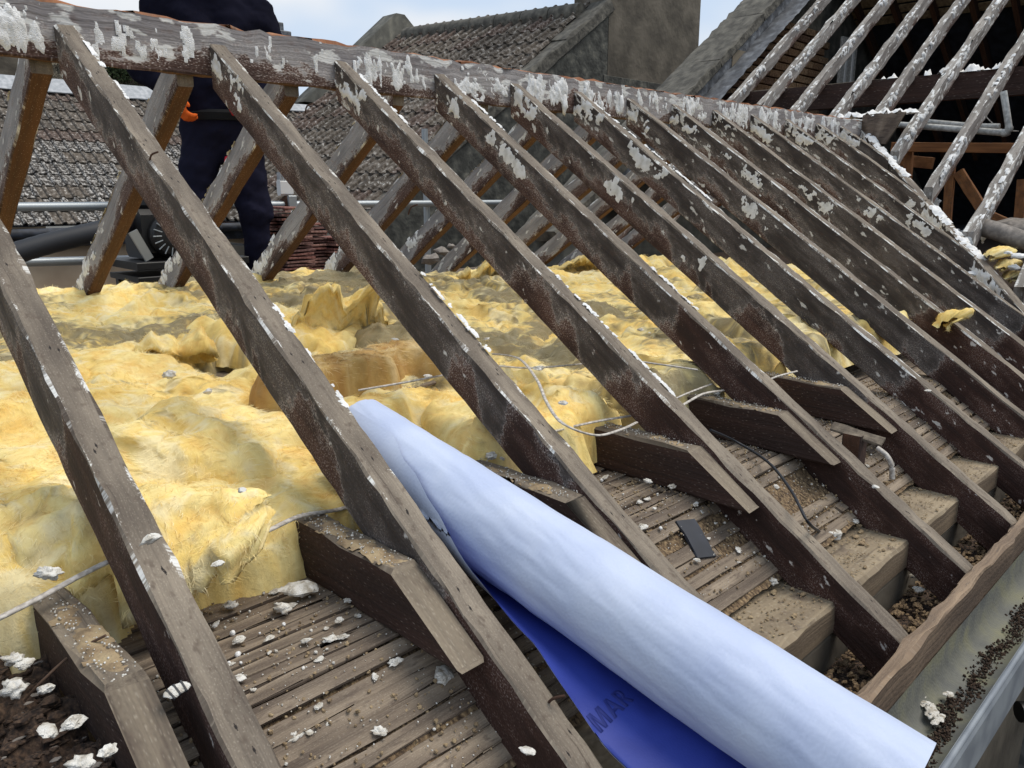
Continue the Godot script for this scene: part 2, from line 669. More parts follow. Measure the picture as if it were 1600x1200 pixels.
	M.stone = tri(noise_tex(61, 0.05, 4, [Color8(50, 46, 40), Color8(104, 98, 84), Color8(150, 142, 122)], [0.3, 0.55, 0.85]), 1.2, 0.95, rough_n, 1.2)
	M.brick = []
	for i in 3:
		var bb := [Color8(112, 84, 58), Color8(132, 106, 78), Color8(92, 66, 48)][i] as Color
		M.brick.append(tri(noise_tex(63 + i, 0.05, 3, [bb.darkened(0.35), bb, bb.lightened(0.15)], [0.2, 0.5, 0.9], 256), 3.0, 0.95, rough_n, 0.6))
	M.mortar = plain(Color8(120, 110, 94), 0.95)
	M.black_felt = tri(noise_tex(67, 0.03, 3, [Color8(26, 29, 36), Color8(50, 55, 66)], [0.3, 0.7], 256), 1.0, 0.7)
	M.gutter = tri(noise_tex(70, 0.012, 5, [Color8(88, 90, 88), Color8(104, 105, 98), Color8(114, 114, 98), Color8(124, 122, 96)], [0.2, 0.45, 0.6, 0.95]), 1.3, 0.75, fine_n, 0.15)
	M.gutter_out = tri(noise_tex(71, 0.02, 3, [Color8(108, 114, 122), Color8(130, 136, 142)], [0.3, 0.7], 256), 1.5, 0.5)
	M.galv = plain(Color8(150, 156, 160), 0.45, 0.6)
	M.rubber = plain(Color8(26, 29, 36), 0.6)
	M.cable = tri(noise_tex(72, 0.05, 3, [Color8(150, 142, 132), Color8(204, 198, 190)], [0.3, 0.7], 256), 6.0, 0.6)
	M.white_plastic = plain(Color8(212, 214, 214), 0.45)
	M.pvc = tri(noise_tex(73, 0.04, 3, [Color8(150, 150, 146), Color8(190, 190, 186)], [0.3, 0.7], 256), 3.0, 0.6)
	M.black_metal = plain(Color8(22, 22, 23), 0.5, 0.2)
	M.steel = plain(Color8(168, 170, 168), 0.35, 0.7)
	M.cream = plain(Color8(150, 146, 118), 0.6)
	M.hedge = tri(noise_tex(74, 0.08, 4, [Color8(24, 34, 16), Color8(56, 70, 34)], [0.3, 0.7], 256), 1.0, 0.95)
	M.ground = tri(noise_tex(75, 0.03, 4, [Color8(70, 70, 66), Color8(104, 102, 96)], [0.3, 0.7]), 0.3, 0.95)
	M.bag = tri(noise_tex(76, 0.03, 4, [Color8(104, 98, 92), Color8(140, 132, 124)], [0.3, 0.7], 256), 3.0, 0.8, rough_n, 0.6)
	# membrane: pale woven outer face, deep blue inner face
	var weave := noise_normal(81, 0.35, 2, 3.0, 512)
	M.sheet_out = tri(noise_tex(80, 0.01, 4, [Color8(170, 182, 210), Color8(182, 193, 216), Color8(194, 203, 220)], [0.2, 0.55, 0.9]), 0.9, 0.6, weave, 0.10)
	M.sheet_in = tri(noise_tex(82, 0.02, 3, [Color8(38, 54, 138), Color8(48, 66, 156)], [0.3, 0.7], 256), 1.6, 0.6, weave, 0.12)
	M.print = plain(Color8(33, 46, 120), 0.7)
	# glass wool, coloured by its vertices
	var wool := StandardMaterial3D.new()
	wool.vertex_color_use_as_albedo = true
	wool.roughness = 1.0
	wool.uv1_triplanar = true
	wool.uv1_world_triplanar = true
	wool.normal_enabled = true
	var wn := FastNoiseLite.new()
	wn.seed = 91
	wn.frequency = 0.010
	wn.fractal_type = FastNoiseLite.FRACTAL_RIDGED
	wn.fractal_octaves = 5
	wn.fractal_gain = 0.65
	wn.domain_warp_enabled = true
	wn.domain_warp_amplitude = 70.0
	wn.domain_warp_frequency = 0.012
	var wt := NoiseTexture2D.new()
	wt.width = 1024
	wt.height = 1024
	wt.seamless = true
	wt.noise = wn
	var wg := Gradient.new()
	wg.offsets = PackedFloat32Array([0.15, 0.5, 0.9])
	wg.colors = PackedColorArray([Color(0.88, 0.84, 0.76), Color(0.96, 0.95, 0.93), Color(1, 1, 1)])
	wt.color_ramp = wg
	wool.albedo_texture = wt
	var wm := NoiseTexture2D.new()
	wm.width = 1024
	wm.height = 1024
	wm.seamless = true
	wm.noise = wn
	wm.as_normal_map = true
	wm.bump_strength = 14.0
	wool.normal_texture = wm
	wool.normal_scale = 0.4
	wool.uv1_scale = Vector3(2.2, 2.2, 2.2)
	M.wool = wool

# ---------------------------------------------------------------- the sky
func make_sky() -> Sky:
	var W := 1024
	var H := 512
	var n := FastNoiseLite.new()
	n.seed = 4
	n.frequency = 1.0
	n.fractal_octaves = 5
	var im := Image.create(W, H, false, Image.FORMAT_RGBF)
	for y in H:
		var el := (0.5 - (y + 0.5) / H) * PI
		for x in W:
			var az := (x + 0.5) / W * TAU
			var d := Vector3(cos(el) * sin(az), sin(el), cos(el) * cos(az))
			var q := Vector3(d.x, d.y * 2.6, d.z) * 2.0
			var c := n.get_noise_3dv(q) * 0.9 + n.get_noise_3dv(q * 3.0) * 0.25
			var cl := sstep(-0.28, 0.34, c)
			var blue := Color(0.50, 0.66, 0.90).lerp(Color(0.70, 0.80, 0.92), exp(-maxf(d.y, 0.0) * 3.0))
			var cloud := Color(0.86, 0.89, 0.93)
			var col := blue.lerp(cloud, cl)
			if d.y < 0.0:
				col = Color(0.70, 0.80, 0.92).lerp(Color(0.30, 0.30, 0.30), sstep(0.0, -0.15, d.y))
			im.set_pixel(x, y, col)
	var pm := PanoramaSkyMaterial.new()
	pm.panorama = ImageTexture.create_from_image(im)
	pm.energy_multiplier = 1.0
	var s := Sky.new()
	s.sky_material = pm
	return s

# ---------------------------------------------------------------- the roof frame
func front_pt(x: float, z: float, off := 0.0) -> Vector3:
	return Vector3(x, -TP * z, z) + Vector3(0, CP, SP) * off

func make_roof_frame() -> void:
	var roof := thing("roof_frame", "stripped timber roof frame with grey rafters either side of a foam smeared ridge board", "roof frame")
	var up_f := Vector3(0, CP, SP)
	var ax_f := Vector3(0, -SP, CP)
	# ridge board
	var rb := part("ridge_board", beam(Vector3(-1.3, 0.045, 0), Vector3(5.45, 0.045, 0), Vector3.UP, 0.03, 0.145, 0, 0, 150, 0.004, 1, 0.004), M.ridge, roof)
	rb.set_meta("label", "ridge board with torn orange top edge and white foam drips")
	var drips := [[-0.28, 0.02, 0.10, 0.02, 0.0], [0.03, 0.37, 0.16, 0.016, 0.2], [0.46, 0.78, 0.46, 0.006, 0.1], [0.86, 1.19, 0.50, 0.007, 0.1], [1.27, 1.61, 0.16, 0.009, 0.25], [1.69, 2.0, 0.34, 0.008, -0.1], [2.08, 2.38, 0.06, 0.014, 0.2], [2.46, 2.75, 0.18, 0.013, 0.2], [2.83, 3.10, 0.36, 0.008, 0.2], [3.18, 3.48, 0.02, 0.014, 0.25], [3.56, 3.88, 0.02, 0.013, 0.25], [3.96, 4.28, 0.05, 0.012, 0.25], [4.37, 4.70, 0.05, 0.012, 0.25], [4.78, 5.1, 0.05, 0.012, 0.25]]
	var n := 0
	for a in drips:
		part("foam_crust", foam_patch(Vector3(a[0], 0.036, 0.0155), Vector3(a[1] - a[0], 0, 0), Vector3(0, -0.128, 0), Vector3.BACK, a[3] * 0.55, a[2] + 0.16, 40 + n, 0.005, 62.0, a[4]), M.foam, rb)
		n += 1
	# rolled drip of foam hanging from the ridge
	for e in [[2.33, -0.07, 0.018], [2.72, -0.04, 0.016]]:
		var dr := part("foam_drip", lump(Vector3(0.016, 0.04, 0.012), 12 + int(e[0] * 10), 0.25), M.foam, rb)
		dr.position = Vector3(e[0], e[1], e[2])
	# front rafters
	var xs := [-0.392]
	xs.append_array(UX)
	for i in xs.size():
		var u: float = xs[i]
		var ze := minf(EAVE - 0.002, WX - u - 0.04)
		var p0 := front_pt(u + 0.025, 0.017)
		var p1 := front_pt(u + 0.025, ze)
		var L := p0.distance_to(p1)
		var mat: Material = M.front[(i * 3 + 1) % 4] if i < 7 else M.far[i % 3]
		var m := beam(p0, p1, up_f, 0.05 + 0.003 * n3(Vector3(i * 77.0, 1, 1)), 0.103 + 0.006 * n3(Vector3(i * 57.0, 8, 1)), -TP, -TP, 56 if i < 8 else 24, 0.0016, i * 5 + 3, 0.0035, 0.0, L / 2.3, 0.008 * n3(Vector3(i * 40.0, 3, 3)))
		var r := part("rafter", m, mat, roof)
		if i == 1:
			r.set_meta("label", "rafter with a scrap of banded tape on its upper face")
		# foam left where the rafter meets the ridge, on the face towards the near gable
		if i >= 3:
			var o := p0 + ax_f * 0.03 - Vector3(0.0255, 0, 0)
			part("foam_crust", foam_patch(o + up_f * 0.004, ax_f * (0.13 + 0.1 * absf(n3(Vector3(i * 33, 1, 0)))), -up_f * 0.085, Vector3.LEFT, 0.006, 0.34, 70 + i, 0.006), M.foam, r)
		if i >= 5:
			for k in 2:
				var s := 0.25 + 0.85 * absf(n3(Vector3(i * 91.0, k * 57.0, 4)) * 1.6)
				var o2 := p0 + ax_f * s - Vector3(0.0255, 0, 0)
				part("foam_crust", foam_patch(o2 - up_f * 0.005, ax_f * 0.16, -up_f * 0.075, Vector3.LEFT, 0.0028, 0.58, 170 + i * 7 + k, 0.006), M.foam, r)
		# ragged foam lip along the far arris of the upper face
		if i < 8:
			var s0 := 0.08
			while s0 < 1.3:
				var ln := 0.2 + 0.4 * absf(n3(Vector3(i * 20.0, s0 * 90.0, 2)))
				if n3(Vector3(s0 * 120.0, i * 60.0, 9)) > -0.15:
					var o3 := p0 + ax_f * s0 + Vector3(0.015, 0, 0)
					part("foam_lip", foam_patch(o3, ax_f * ln, Vector3(0.014, 0, 0), up_f, 0.0035, 0.10, 270 + i * 9 + int(s0 * 30.0), 0.003, 75.0), M.foam, r)
				s0 += ln + 0.05
	# bent nails standing in the rafters
	for e in [[478.0, 172.0], [858.0, 1098.0], [235.0, 250.0], [640.0, 330.0]]:
		var q := px_front(e[0], e[1])
		var nl := smooth_path([q - up_f * 0.01, q + up_f * 0.012, q + up_f * 0.02 + Vector3(0.01, 0, 0.01)], 3)
		part("nail", tube(nl, 0.0022, 6), M.joist[0], roof)
	# back rafters
	var up_b := Vector3(0, CP, -SP)
	for i in BX.size():
		var bx: float = BX[i]
		var zb := -minf(1.75, WX - bx - 0.04)
		var p0 := Vector3(bx + 0.025, TP * -0.017, -0.017)
		var p1 := Vector3(bx + 0.025, TP * zb, zb)
		var L := p0.distance_to(p1)
		var r := part("rafter", beam(p0, p1, up_b, 0.05, 0.1, -TP, -TP, 24, 0.0026, i * 5 + 103, 0.0035, 0.0, L / 2.3), M.back[i % 3], roof)
		if i < 6:
			var axb := Vector3(0, -SP, -CP)
			part("foam_crust", foam_patch(p0 + axb * (L * 0.52) - Vector3(0.0255, 0, 0) + up_b * 0.01, axb * 0.42, -up_b * 0.07, Vector3.LEFT, 0.006, 0.36, 400 + i, 0.008), M.foam, r)
			part("foam_lip", foam_patch(p0 + axb * 0.25 - Vector3(0.028, 0, 0), axb * 0.9, Vector3(0.02, 0, 0), up_b, 0.008, 0.36, 430 + i, 0.008), M.foam, r)
	# ceiling joists with ends bevelled to the slope
	for i in 6:
		var cx: float = UX[i] - 0.0285
		if i == 0:
			cx = -0.055
		var p0 := Vector3(cx, JTOP, -1.35)
		var p1 := Vector3(cx, JTOP, minf(1.44, WX - cx - 0.25))
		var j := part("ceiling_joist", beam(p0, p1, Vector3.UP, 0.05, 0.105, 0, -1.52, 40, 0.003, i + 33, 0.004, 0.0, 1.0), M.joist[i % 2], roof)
		if i < 6:
			# mortar and foam crumbs stuck to the top
			part("dust_crust", foam_patch(Vector3(cx - 0.024, JTOP - 0.002, 1.18), Vector3(0.048, 0, 0), Vector3(0, 0, 0.26), Vector3.UP, 0.006, 0.40, 600 + i, 0.006, 60.0), M.dust, j)
	# wall plate and fascia
	part("wall_plate", beam(Vector3(-1.3, -1.25, 1.71), Vector3(3.75, -1.25, 1.71), Vector3.UP, 0.14, 0.075, 0, 0, 100, 0.0018, 3, 0.006), M.plate, roof)
	part("fascia_board", beam(Vector3(-1.3, -1.272, 1.9335), Vector3(3.6, -1.272, 1.9335), Vector3.UP, 0.026, 0.13, 0, 0, 90, 0.003, 8, 0.003), M.fascia, roof)
	part("soffit_board", beam(Vector3(-1.3, -1.40, 1.85), Vector3(3.6, -1.40, 1.85), Vector3.UP, 0.14, 0.02, 0, 0, 20, 0.002, 9, 0.002), M.dirt, roof)
	# valley rafter with its patches of foam
	var va := Vector3(WX, 0.0, 0.0)
	var vb := Vector3(WX - 2.1, -TP * 2.1, 2.1)
	var vdir := (vb - va).normalized()
	var vr := part("valley_rafter", beam(va, vb, Vector3.UP, 0.045, 0.19, 0, 0, 30, 0.003, 5, 0.004, 0.0, 1.0), M.far[1], roof)
	var vn := Vector3(-1, 0, -1).normalized()
	var vup := vdir.cross(vn).normalized()
	if vup.y < 0:
		vup = -vup
	for e in [[0.05, 0.5, 0.12, 0.022], [1.02, 0.42, 0.05, 0.012], [1.5, 0.62, 0.12, 0.014]]:
		part("foam_crust", foam_patch(va + vdir * e[0] + vn * 0.023 + vup * -0.004, vdir * e[1], -vup * 0.14, vn, e[3], e[2], 500 + int(e[0] * 20), 0.012), M.foam, vr)
	for e in [[0.1, 0.7], [1.2, 0.6]]:
		part("foam_lip", foam_patch(va + vdir * e[0] - Vector3(0.02, 0, 0.02) + vup * 0.0, vdir * e[1], Vector3(0.045, 0, 0.045), vup, 0.02, 0.2, 520 + int(e[0] * 20), 0.012), M.foam, vr)
	# short post and slats wedged beside the fifth rafter
	var pb := px_x(1341, 690, 1.80)
	part("prop_post", beam(pb + Vector3(0, 0.03, 0), pb + Vector3(0, -0.22, 0), Vector3.RIGHT, 0.05, 0.05, 0, 0, 4, 0.001, 3), M.joist[0], roof)
	var sa := px_x(1300, 664, 1.77)
	var sb := px_x(1380, 690, 1.77)
	part("slat", beam(sa, sb, Vector3(-0.6, 0.7, 0.2), 0.03, 0.008, 0, 0, 4, 0.001, 4), M.joist[0], roof)
	part("batten", beam(front_pt(1.715, 1.30, -0.03), front_pt(1.715, 1.66, -0.05), up_f, 0.03, 0.06, 0, 0, 6, 0.001, 6), M.joist[0], roof)

func make_lath_ceiling() -> void:
	var o := thing("lath_ceiling", "grey brown split timber laths of the old ceiling with plaster between them", "ceiling")
	var rows := []
	var z := 0.98
	while z < 1.455:
		rows.append([z, -1.092, 0.0])
		z += 0.0305
	var s := 0.012
	while s < 0.235:
		rows.append([1.457 + s * CP, -1.094 - s * SP, 1.0])
		s += 0.0305
	var k := 0
	for r in rows:
		var x := -0.03 + rng.randf() * 0.02
		while x < 3.4:
			var ln := rng.randf_range(0.7, 1.3)
			var xe := minf(x + ln, 3.5)
			if not (rng.randf() < 0.10 and r[2] > 0.5 and x > 0.5):
				var upv := Vector3(0, CP, SP) if r[2] > 0.5 else Vector3.UP
				var y0: float = r[1] + rng.randf_range(-0.002, 0.003)
				var p0 := Vector3(x, y0, r[0] + rng.randf_range(-0.003, 0.003))
				var p1 := Vector3(xe - 0.006, r[1] + rng.randf_range(-0.002, 0.003), r[0] + rng.randf_range(-0.004, 0.004))
				part("lath", beam(p0, p1, upv, rng.randf_range(0.0235, 0.0285), 0.007, 0, 0, 10, 0.0014, k, 0.001), M.lath[rng.randi() % 3], o)
			x = xe
			k += 1
	# plaster squeezed up between the laths
	var st := begin()
	st.set_smooth_group(1)
	var nx := 260
	var prof := [[0.95, -1.104], [1.455, -1.104], [1.66, -1.242]]
	var zz := []
	for i in 14:
		zz.append([lerpf(0.95, 1.455, i / 14.0), -1.102])
	for i in 9:
		zz.append([lerpf(1.455, 1.66, i / 8.0), lerpf(-1.104, -1.238, i / 8.0)])
	for i in nx:
		for j in zz.size() - 1:
			var p := []
			for c in [[i, j], [i + 1, j], [i + 1, j + 1], [i, j + 1]]:
				var xx := lerpf(-0.04, 3.5, float(c[0]) / nx)
				var b: Array = zz[c[1]]
				p.append(Vector3(xx, b[1] + 0.006 * n3(Vector3(xx * 260.0, c[1] * 40.0, 3)), b[0]))
			quad(st, p[0], p[1], p[2], p[3], Vector3(0, 1, 0.4))
	part("plaster", done(st), M.plaster, o)
	part("ceiling_board", box(Vector3(6.2, 0.02, 2.7), Vector3(2.1, -1.125, -0.35)), M.dirt, o)

func make_gutter() -> void:
	var g := thing("gutter", "grey eaves gutter stained with moss along the fascia board", "gutter")
	var pr := [Vector2(1.949, -1.345), Vector2(1.952, -1.395), Vector2(1.968, -1.418), Vector2(2.0, -1.427), Vector2(2.035, -1.418), Vector2(2.058, -1.39), Vector2(2.066, -1.335)]
	var outp := [Vector2(2.066, -1.335), Vector2(2.068, -1.328), Vector2(2.080, -1.328), Vector2(2.083, -1.336), Vector2(2.083, -1.425), Vector2(2.06, -1.445), Vector2(1.96, -1.445), Vector2(1.949, -1.43)]
	var n := 60
	for w in 2:
		var st := begin()
		var pp: Array = pr if w == 0 else outp
		for j in pp.size() - 1:
			st.set_smooth_group(1 if w == 0 else j)
			var a: Vector2 = pp[j]
			var b: Vector2 = pp[j + 1]
			var nn := Vector3(0, b.x - a.x, -(b.y - a.y))
			for i in n:
				var xa := lerpf(-1.4, 3.6, float(i) / n)
				var xb := lerpf(-1.4, 3.6, float(i + 1) / n)
				quad(st, Vector3(xa, a.y, a.x), Vector3(xb, a.y, a.x), Vector3(xb, b.y, b.x), Vector3(xa, b.y, b.x), nn if w == 0 else nn)
		part("trough" if w == 0 else "outer_face", done(st), M.gutter if w == 0 else M.gutter_out, g)
	var lip := smooth_path([Vector3(-1.4, -1.328, 2.0745), Vector3(3.6, -1.328, 2.0745)], 2)
	part("lip_bead", tube(lip, 0.0055, 8), M.gutter_out, g)
	# silt lying in the trough
	var xf := []
	for i in 3800:
		var x := 0.85 + rng.randf() * 2.6
		var wob := 0.012 * n3(Vector3(x * 80.0, 3, 1))
		var dz := rng.randfn(0.0, 0.011)
		if absf(dz) > 0.028:
			continue
		xf.append(Transform3D(rot_any().scaled(Vector3.ONE * rng.randf_range(0.6, 1.7)), Vector3(x, -1.424 + rng.randf() * 0.010 * (1.0 - absf(dz) / 0.03) + absf(dz) * 0.1, 2.012 + wob + dz)))
	var silt := mm("gutter_silt", lump(Vector3(0.0026, 0.002, 0.0032), 3, 0.3, true, 5, 4), M.dirt, xf, self)
	meta(silt, "dark gritty silt lying along the bottom of the gutter", "silt")

# ---------------------------------------------------------------- glass wool
func wool_color(p: Vector3, sd: int, dirt: float, brown: float) -> Color:
	var pw := p + Vector3(n3(p * 90.0), n3(p * 90.0 + Vector3(5, 5, 5)), n3(p * 90.0 + Vector3(9, 1, 5))) * 0.08
	var a := clampf(0.5 + 0.7 * n3(pw * 45.0 + Vector3(sd, 0, 0)) + 0.35 * n3(pw * 200.0) + 0.25 * n3(pw * 600.0), 0.0, 1.0)
	var b := clampf(0.5 + 0.7 * n3(pw * 70.0 + Vector3(0, sd * 3.0, 40)) + 0.3 * n3(pw * 260.0) + 0.2 * n3(pw * 700.0), 0.0, 1.0)
	var c := Color(0.92, 0.78, 0.37).lerp(Color(0.89, 0.66, 0.215), a)
	c = c.lerp(Color(0.82, 0.48, 0.11), sstep(0.62, 1.0, b) * 0.4)
	c = c.lerp(Color(0.90, 0.83, 0.58), sstep(0.34, 0.08, b) * 0.6)
	c = c.lerp(Color(0.40, 0.23, 0.075), brown * (0.6 + 0.4 * b))
	var dn := 0.42 + 0.75 * n3(p * 24.0 + Vector3(90, sd, 17)) + 0.35 * n3(pw * 150.0 + Vector3(5, sd, 1)) + 0.30 * n3(pw * 520.0)
	var dd := sstep(0.98 - dirt - 0.15, 0.98 - dirt + 0.35, dn)
	c = c.lerp(Color(0.22, 0.19, 0.125), dd * 0.88)
	return c

func quilt(called: String, label: String, x0: float, x1: float, z0: float, z1: float, yb: float, th: float, sd: int, cell: float, amp: float, dirt: float, strands: int, brown := 0.0, tilt_z := 0.0, edge := 0.09, turn := 0.0) -> Node3D:
	var cx := (x0 + x1) * 0.5
	var cz := (z0 + z1) * 0.5
	var o := thing(called, label, "insulation", Vector3(cx, yb, cz), "glass wool quilts")
	o.rotation.y = turn
	var nx := int((x1 - x0 + 0.2) / cell)
	var nzz := int((z1 - z0 + 0.2) / cell)
	var P := []
	var D := []
	var Cc := []
	for i in nx + 1:
		var rp := PackedVector3Array()
		var rd := PackedFloat32Array()
		var rc := PackedColorArray()
		for j in nzz + 1:
			var x := -0.1 - (x1 - x0) * 0.5 + i * cell
			var z := -0.1 - (z1 - z0) * 0.5 + j * cell
			var w := Vector3(x + sd * 1.7, sd * 0.31, z)
			var wx := 0.055 * n3(w * 50.0) + 0.025 * n3(w * 160.0)
			var wz := 0.055 * n3(w * 50.0 + Vector3(70, 0, 0)) + 0.025 * n3(w * 160.0 + Vector3(0, 50, 0))
			var hx := (x1 - x0) * 0.5 - absf(x + wx)
			var hz := (z1 - z0) * 0.5 - absf(z + wz)
			var d := minf(hx, hz)
			# round the corners
			if hx < edge and hz < edge:
				d = edge - sqrt((edge - hx) * (edge - hx) + (edge - hz) * (edge - hz))
			var k := clampf(d / edge, 0.0, 1.0)
			var h := th * sqrt(maxf(0.0, 1.0 - (1.0 - k) * (1.0 - k)))
			var q := w + Vector3(n3(w * 55.0), 0, n3(w * 55.0 + Vector3(9, 9, 9))) * 0.10
			var f1 := n3(q * 42.0)
			var f2 := absf(n3(q * 70.0 + Vector3(0, 20, 0))) * 2.0 - 0.5
			var f3 := n3(q * 190.0)
			var f4 := n3(Vector3(q.x * 90.0, 0, q.z * 420.0))
			h += k * amp * ((0.95 * f1 + 0.50 * f2 + 0.16 * f3 + 0.06 * f4) if sd > 2 else (1.5 * n3(q * 26.0) + 0.45 * f1 + 0.10 * f2 + 0.05 * f3 + 0.04 * f4)) + k * (0.0022 * n3(q * 620.0) + 0.0016 * n3(w * 1300.0))
			h += tilt_z * z
			# fibres lag sideways where the quilt bulges
			var bx := 0.012 * f3 * k
			rp.append(Vector3(x + bx, h, z + 0.012 * n3(q * 150.0) * k))
			rd.append(d)
			rc.append(wool_color(w, sd, dirt, brown))
		P.append(rp)
		D.append(rd)
		Cc.append(rc)
	var st := begin()
	st.set_smooth_group(1)
	for i in nx:
		for j in nzz:
			if maxf(maxf(D[i][j], D[i + 1][j]), maxf(D[i][j + 1], D[i + 1][j + 1])) <= 0.0:
				continue
			for c in [[i, j], [i + 1, j], [i + 1, j + 1], [i, j], [i + 1, j + 1], [i, j + 1]]:
				st.set_color(Cc[c[0]][c[1]])
				st.set_uv(Vector2.ZERO)
				var v: Vector3 = P[c[0]][c[1]]
				if D[c[0]][c[1]] <= 0.0:
					v.y = minf(v.y, -0.02)
				st.add_vertex(v)
	part("quilt", done(st), M.wool, o)
	if strands > 0:
		var xs := []
		var cs := PackedColorArray()
		for k in int(strands * 5.0):
			var i := rng.randi() % nx
			var j := rng.randi() % nzz
			if D[i][j] < 0.012:
				continue
			var p: Vector3 = P[i][j] + Vector3(rng.randf(), 0, rng.randf()) * cell
			var nrm: Vector3 = (P[i][j + 1] - P[i][j]).cross(P[i + 1][j] - P[i][j]).normalized()
			var ang := n3(Vector3(p.x, sd, p.z) * 45.0) * 5.0 + rng.randfn(0.0, 0.35)
			var t := (Vector3(cos(ang), 0, sin(ang)) - nrm * nrm.dot(Vector3(cos(ang), 0, sin(ang)))).normalized()
			t = (t + nrm * rng.randf_range(-0.06, 0.13)).normalized()
			var b := t.cross(nrm).normalized()
			xs.append(Transform3D(Basis(t, nrm, b) * Basis.from_scale(Vector3(rng.randf_range(0.5, 1.5), 1.0, 1.0)), p))
			cs.append((Cc[i][j] as Color).lerp(Color(0.92, 0.82, 0.54), rng.randf() * 0.4))
		var fz := mm("fibre_fuzz", M.strand, M.strand_mat, xs, o, cs)
	return o

func make_strand() -> void:
	var st := begin()
	var n := 4
	for i in n:
		var a := float(i) / n
		var b := float(i + 1) / n
		var wa := 0.0004 * (1.0 - a * 0.8)
		var wb := 0.0004 * (1.0 - b * 0.8)
		var pa := Vector3(a * 0.016, 0.0022 * sin(a * 2.4), 0.004 * a * a)
		var pb := Vector3(b * 0.016, 0.0022 * sin(b * 2.4), 0.004 * b * b)
		quad(st, pa - Vector3(0, 0, wa), pa + Vector3(0, 0, wa), pb + Vector3(0, 0, wb), pb - Vector3(0, 0, wb), Vector3.UP)
	M.strand = done(st)
	var m := StandardMaterial3D.new()
	m.vertex_color_use_as_albedo = true
	m.roughness = 1.0
	M.strand_mat = m

# a torn piece of quilt standing or curling out of the layer below: swept from A to B, first angle phi, total curl
func wool_flap(label: String, A: Vector3, B: Vector3, phi: float, curl: float, ln: float, th: float, sd: int, dirt: float, brown: float) -> void:
	var mid := (A + B) * 0.5
	var o := thing("insulation_flap", label, "insulation", mid, "torn glass wool flaps")
	var along := (B - A)
	var L := along.length()
	along /= L
	var out := Vector3.UP.cross(along).normalized()
	if out.dot(Vector3(0, 0, 1)) < 0.0:
		out = -out
	var nl := maxi(8, int(L / 0.011))
	var ns := 16
	var P := []
	var C := []
	for i in nl + 1:
		var f := float(i) / nl
		var w := A + along * (f * L)
		var taper := sqrt(clampf(minf(f, 1.0 - f) * 4.0, 0.0, 1.0))
		var lc := ln * (0.35 + 0.65 * taper) * (1.0 + 0.55 * n3(Vector3(f * L * 70.0, sd * 9.0, 1)) + 0.3 * n3(Vector3(f * L * 260.0, sd * 9.0, 5)))
		var p := Vector2(0.0, -0.03)
		var spine := []
		for j in ns + 1:
			var u := float(j) / ns
			var a := phi + curl * u + 0.35 * n3(Vector3(f * L * 60.0, u * 9.0, sd * 5.0))
			spine.append([p, a])
			p += Vector2(cos(a), sin(a)) * lc / ns
		var rp := PackedVector3Array()
		var rc := PackedColorArray()
		# up one side, round the tip, down the other
		for j in ns * 2 + 3:
			var u := 0.0
			var sg := 1.0
			if j <= ns:
				u = float(j) / ns
			elif j == ns + 1:
				u = 1.0
				sg = 0.0
			else:
				u = float(ns * 2 + 2 - j) / ns
				sg = -1.0
			var sp: Array = spine[int(round(u * ns))]
			var pp: Vector2 = sp[0]
			var an: float = sp[1]
			var t := th * 0.5 * (1.0 - 0.45 * u) * (0.5 + 0.5 * taper)
			var key := w * 1.0 + Vector3(u * ln, u * ln * sg, sd * 0.37)
			t *= 1.0 + 0.7 * n3(key * 130.0) + 0.35 * n3(key * 420.0)
			var q := pp + Vector2(-sin(an), cos(an)) * t * sg
			if sg == 0.0:
				q = pp + Vector2(cos(an), sin(an)) * t * 0.5
			rp.append(w + out * q.x + Vector3.UP * q.y + along * 0.012 * n3(key * 150.0) - mid)
			rc.append(wool_color(key, sd, dirt, brown))
		P.append(rp)
		C.append(rc)
	var st := begin()
	st.set_smooth_group(1)
	var m: int = P[0].size()
	for i in nl:
		for j in m - 1:
			var cs := [[i, j], [i + 1, j], [i + 1, j + 1], [i, j], [i + 1, j + 1], [i, j + 1]]
			for c in cs:
				st.set_color(C[c[0]][c[1]])
				st.set_uv(Vector2.ZERO)
				st.add_vertex(P[c[0]][c[1]])
	part("torn_quilt", done(st), M.wool, o)
	var xs := []
	var cols := PackedColorArray()
	for k in int(L * ln * 60000.0):
		var i := rng.randi() % nl
		var j := rng.randi() % (m - 1)
		var nrm: Vector3 = (P[i][j + 1] - P[i][j]).cross(P[i + 1][j] - P[i][j]).normalized()
		var t: Vector3 = ((P[i][j + 1] - P[i][j]).normalized() + Vector3(rng.randfn(), rng.randfn(), rng.randfn()) * 0.45).normalized()
		var b: Vector3 = t.cross(nrm).normalized()
		if b.length() < 0.5:
			continue
		xs.append(Transform3D(Basis(t, b.cross(t), b), P[i][j].lerp(P[i + 1][j + 1], rng.randf())))
		cols.append((C[i][j] as Color).lerp(Color(0.92, 0.82, 0.54), rng.randf() * 0.4))
	mm("fibre_fuzz", M.strand, M.strand_mat, xs, o, cols)

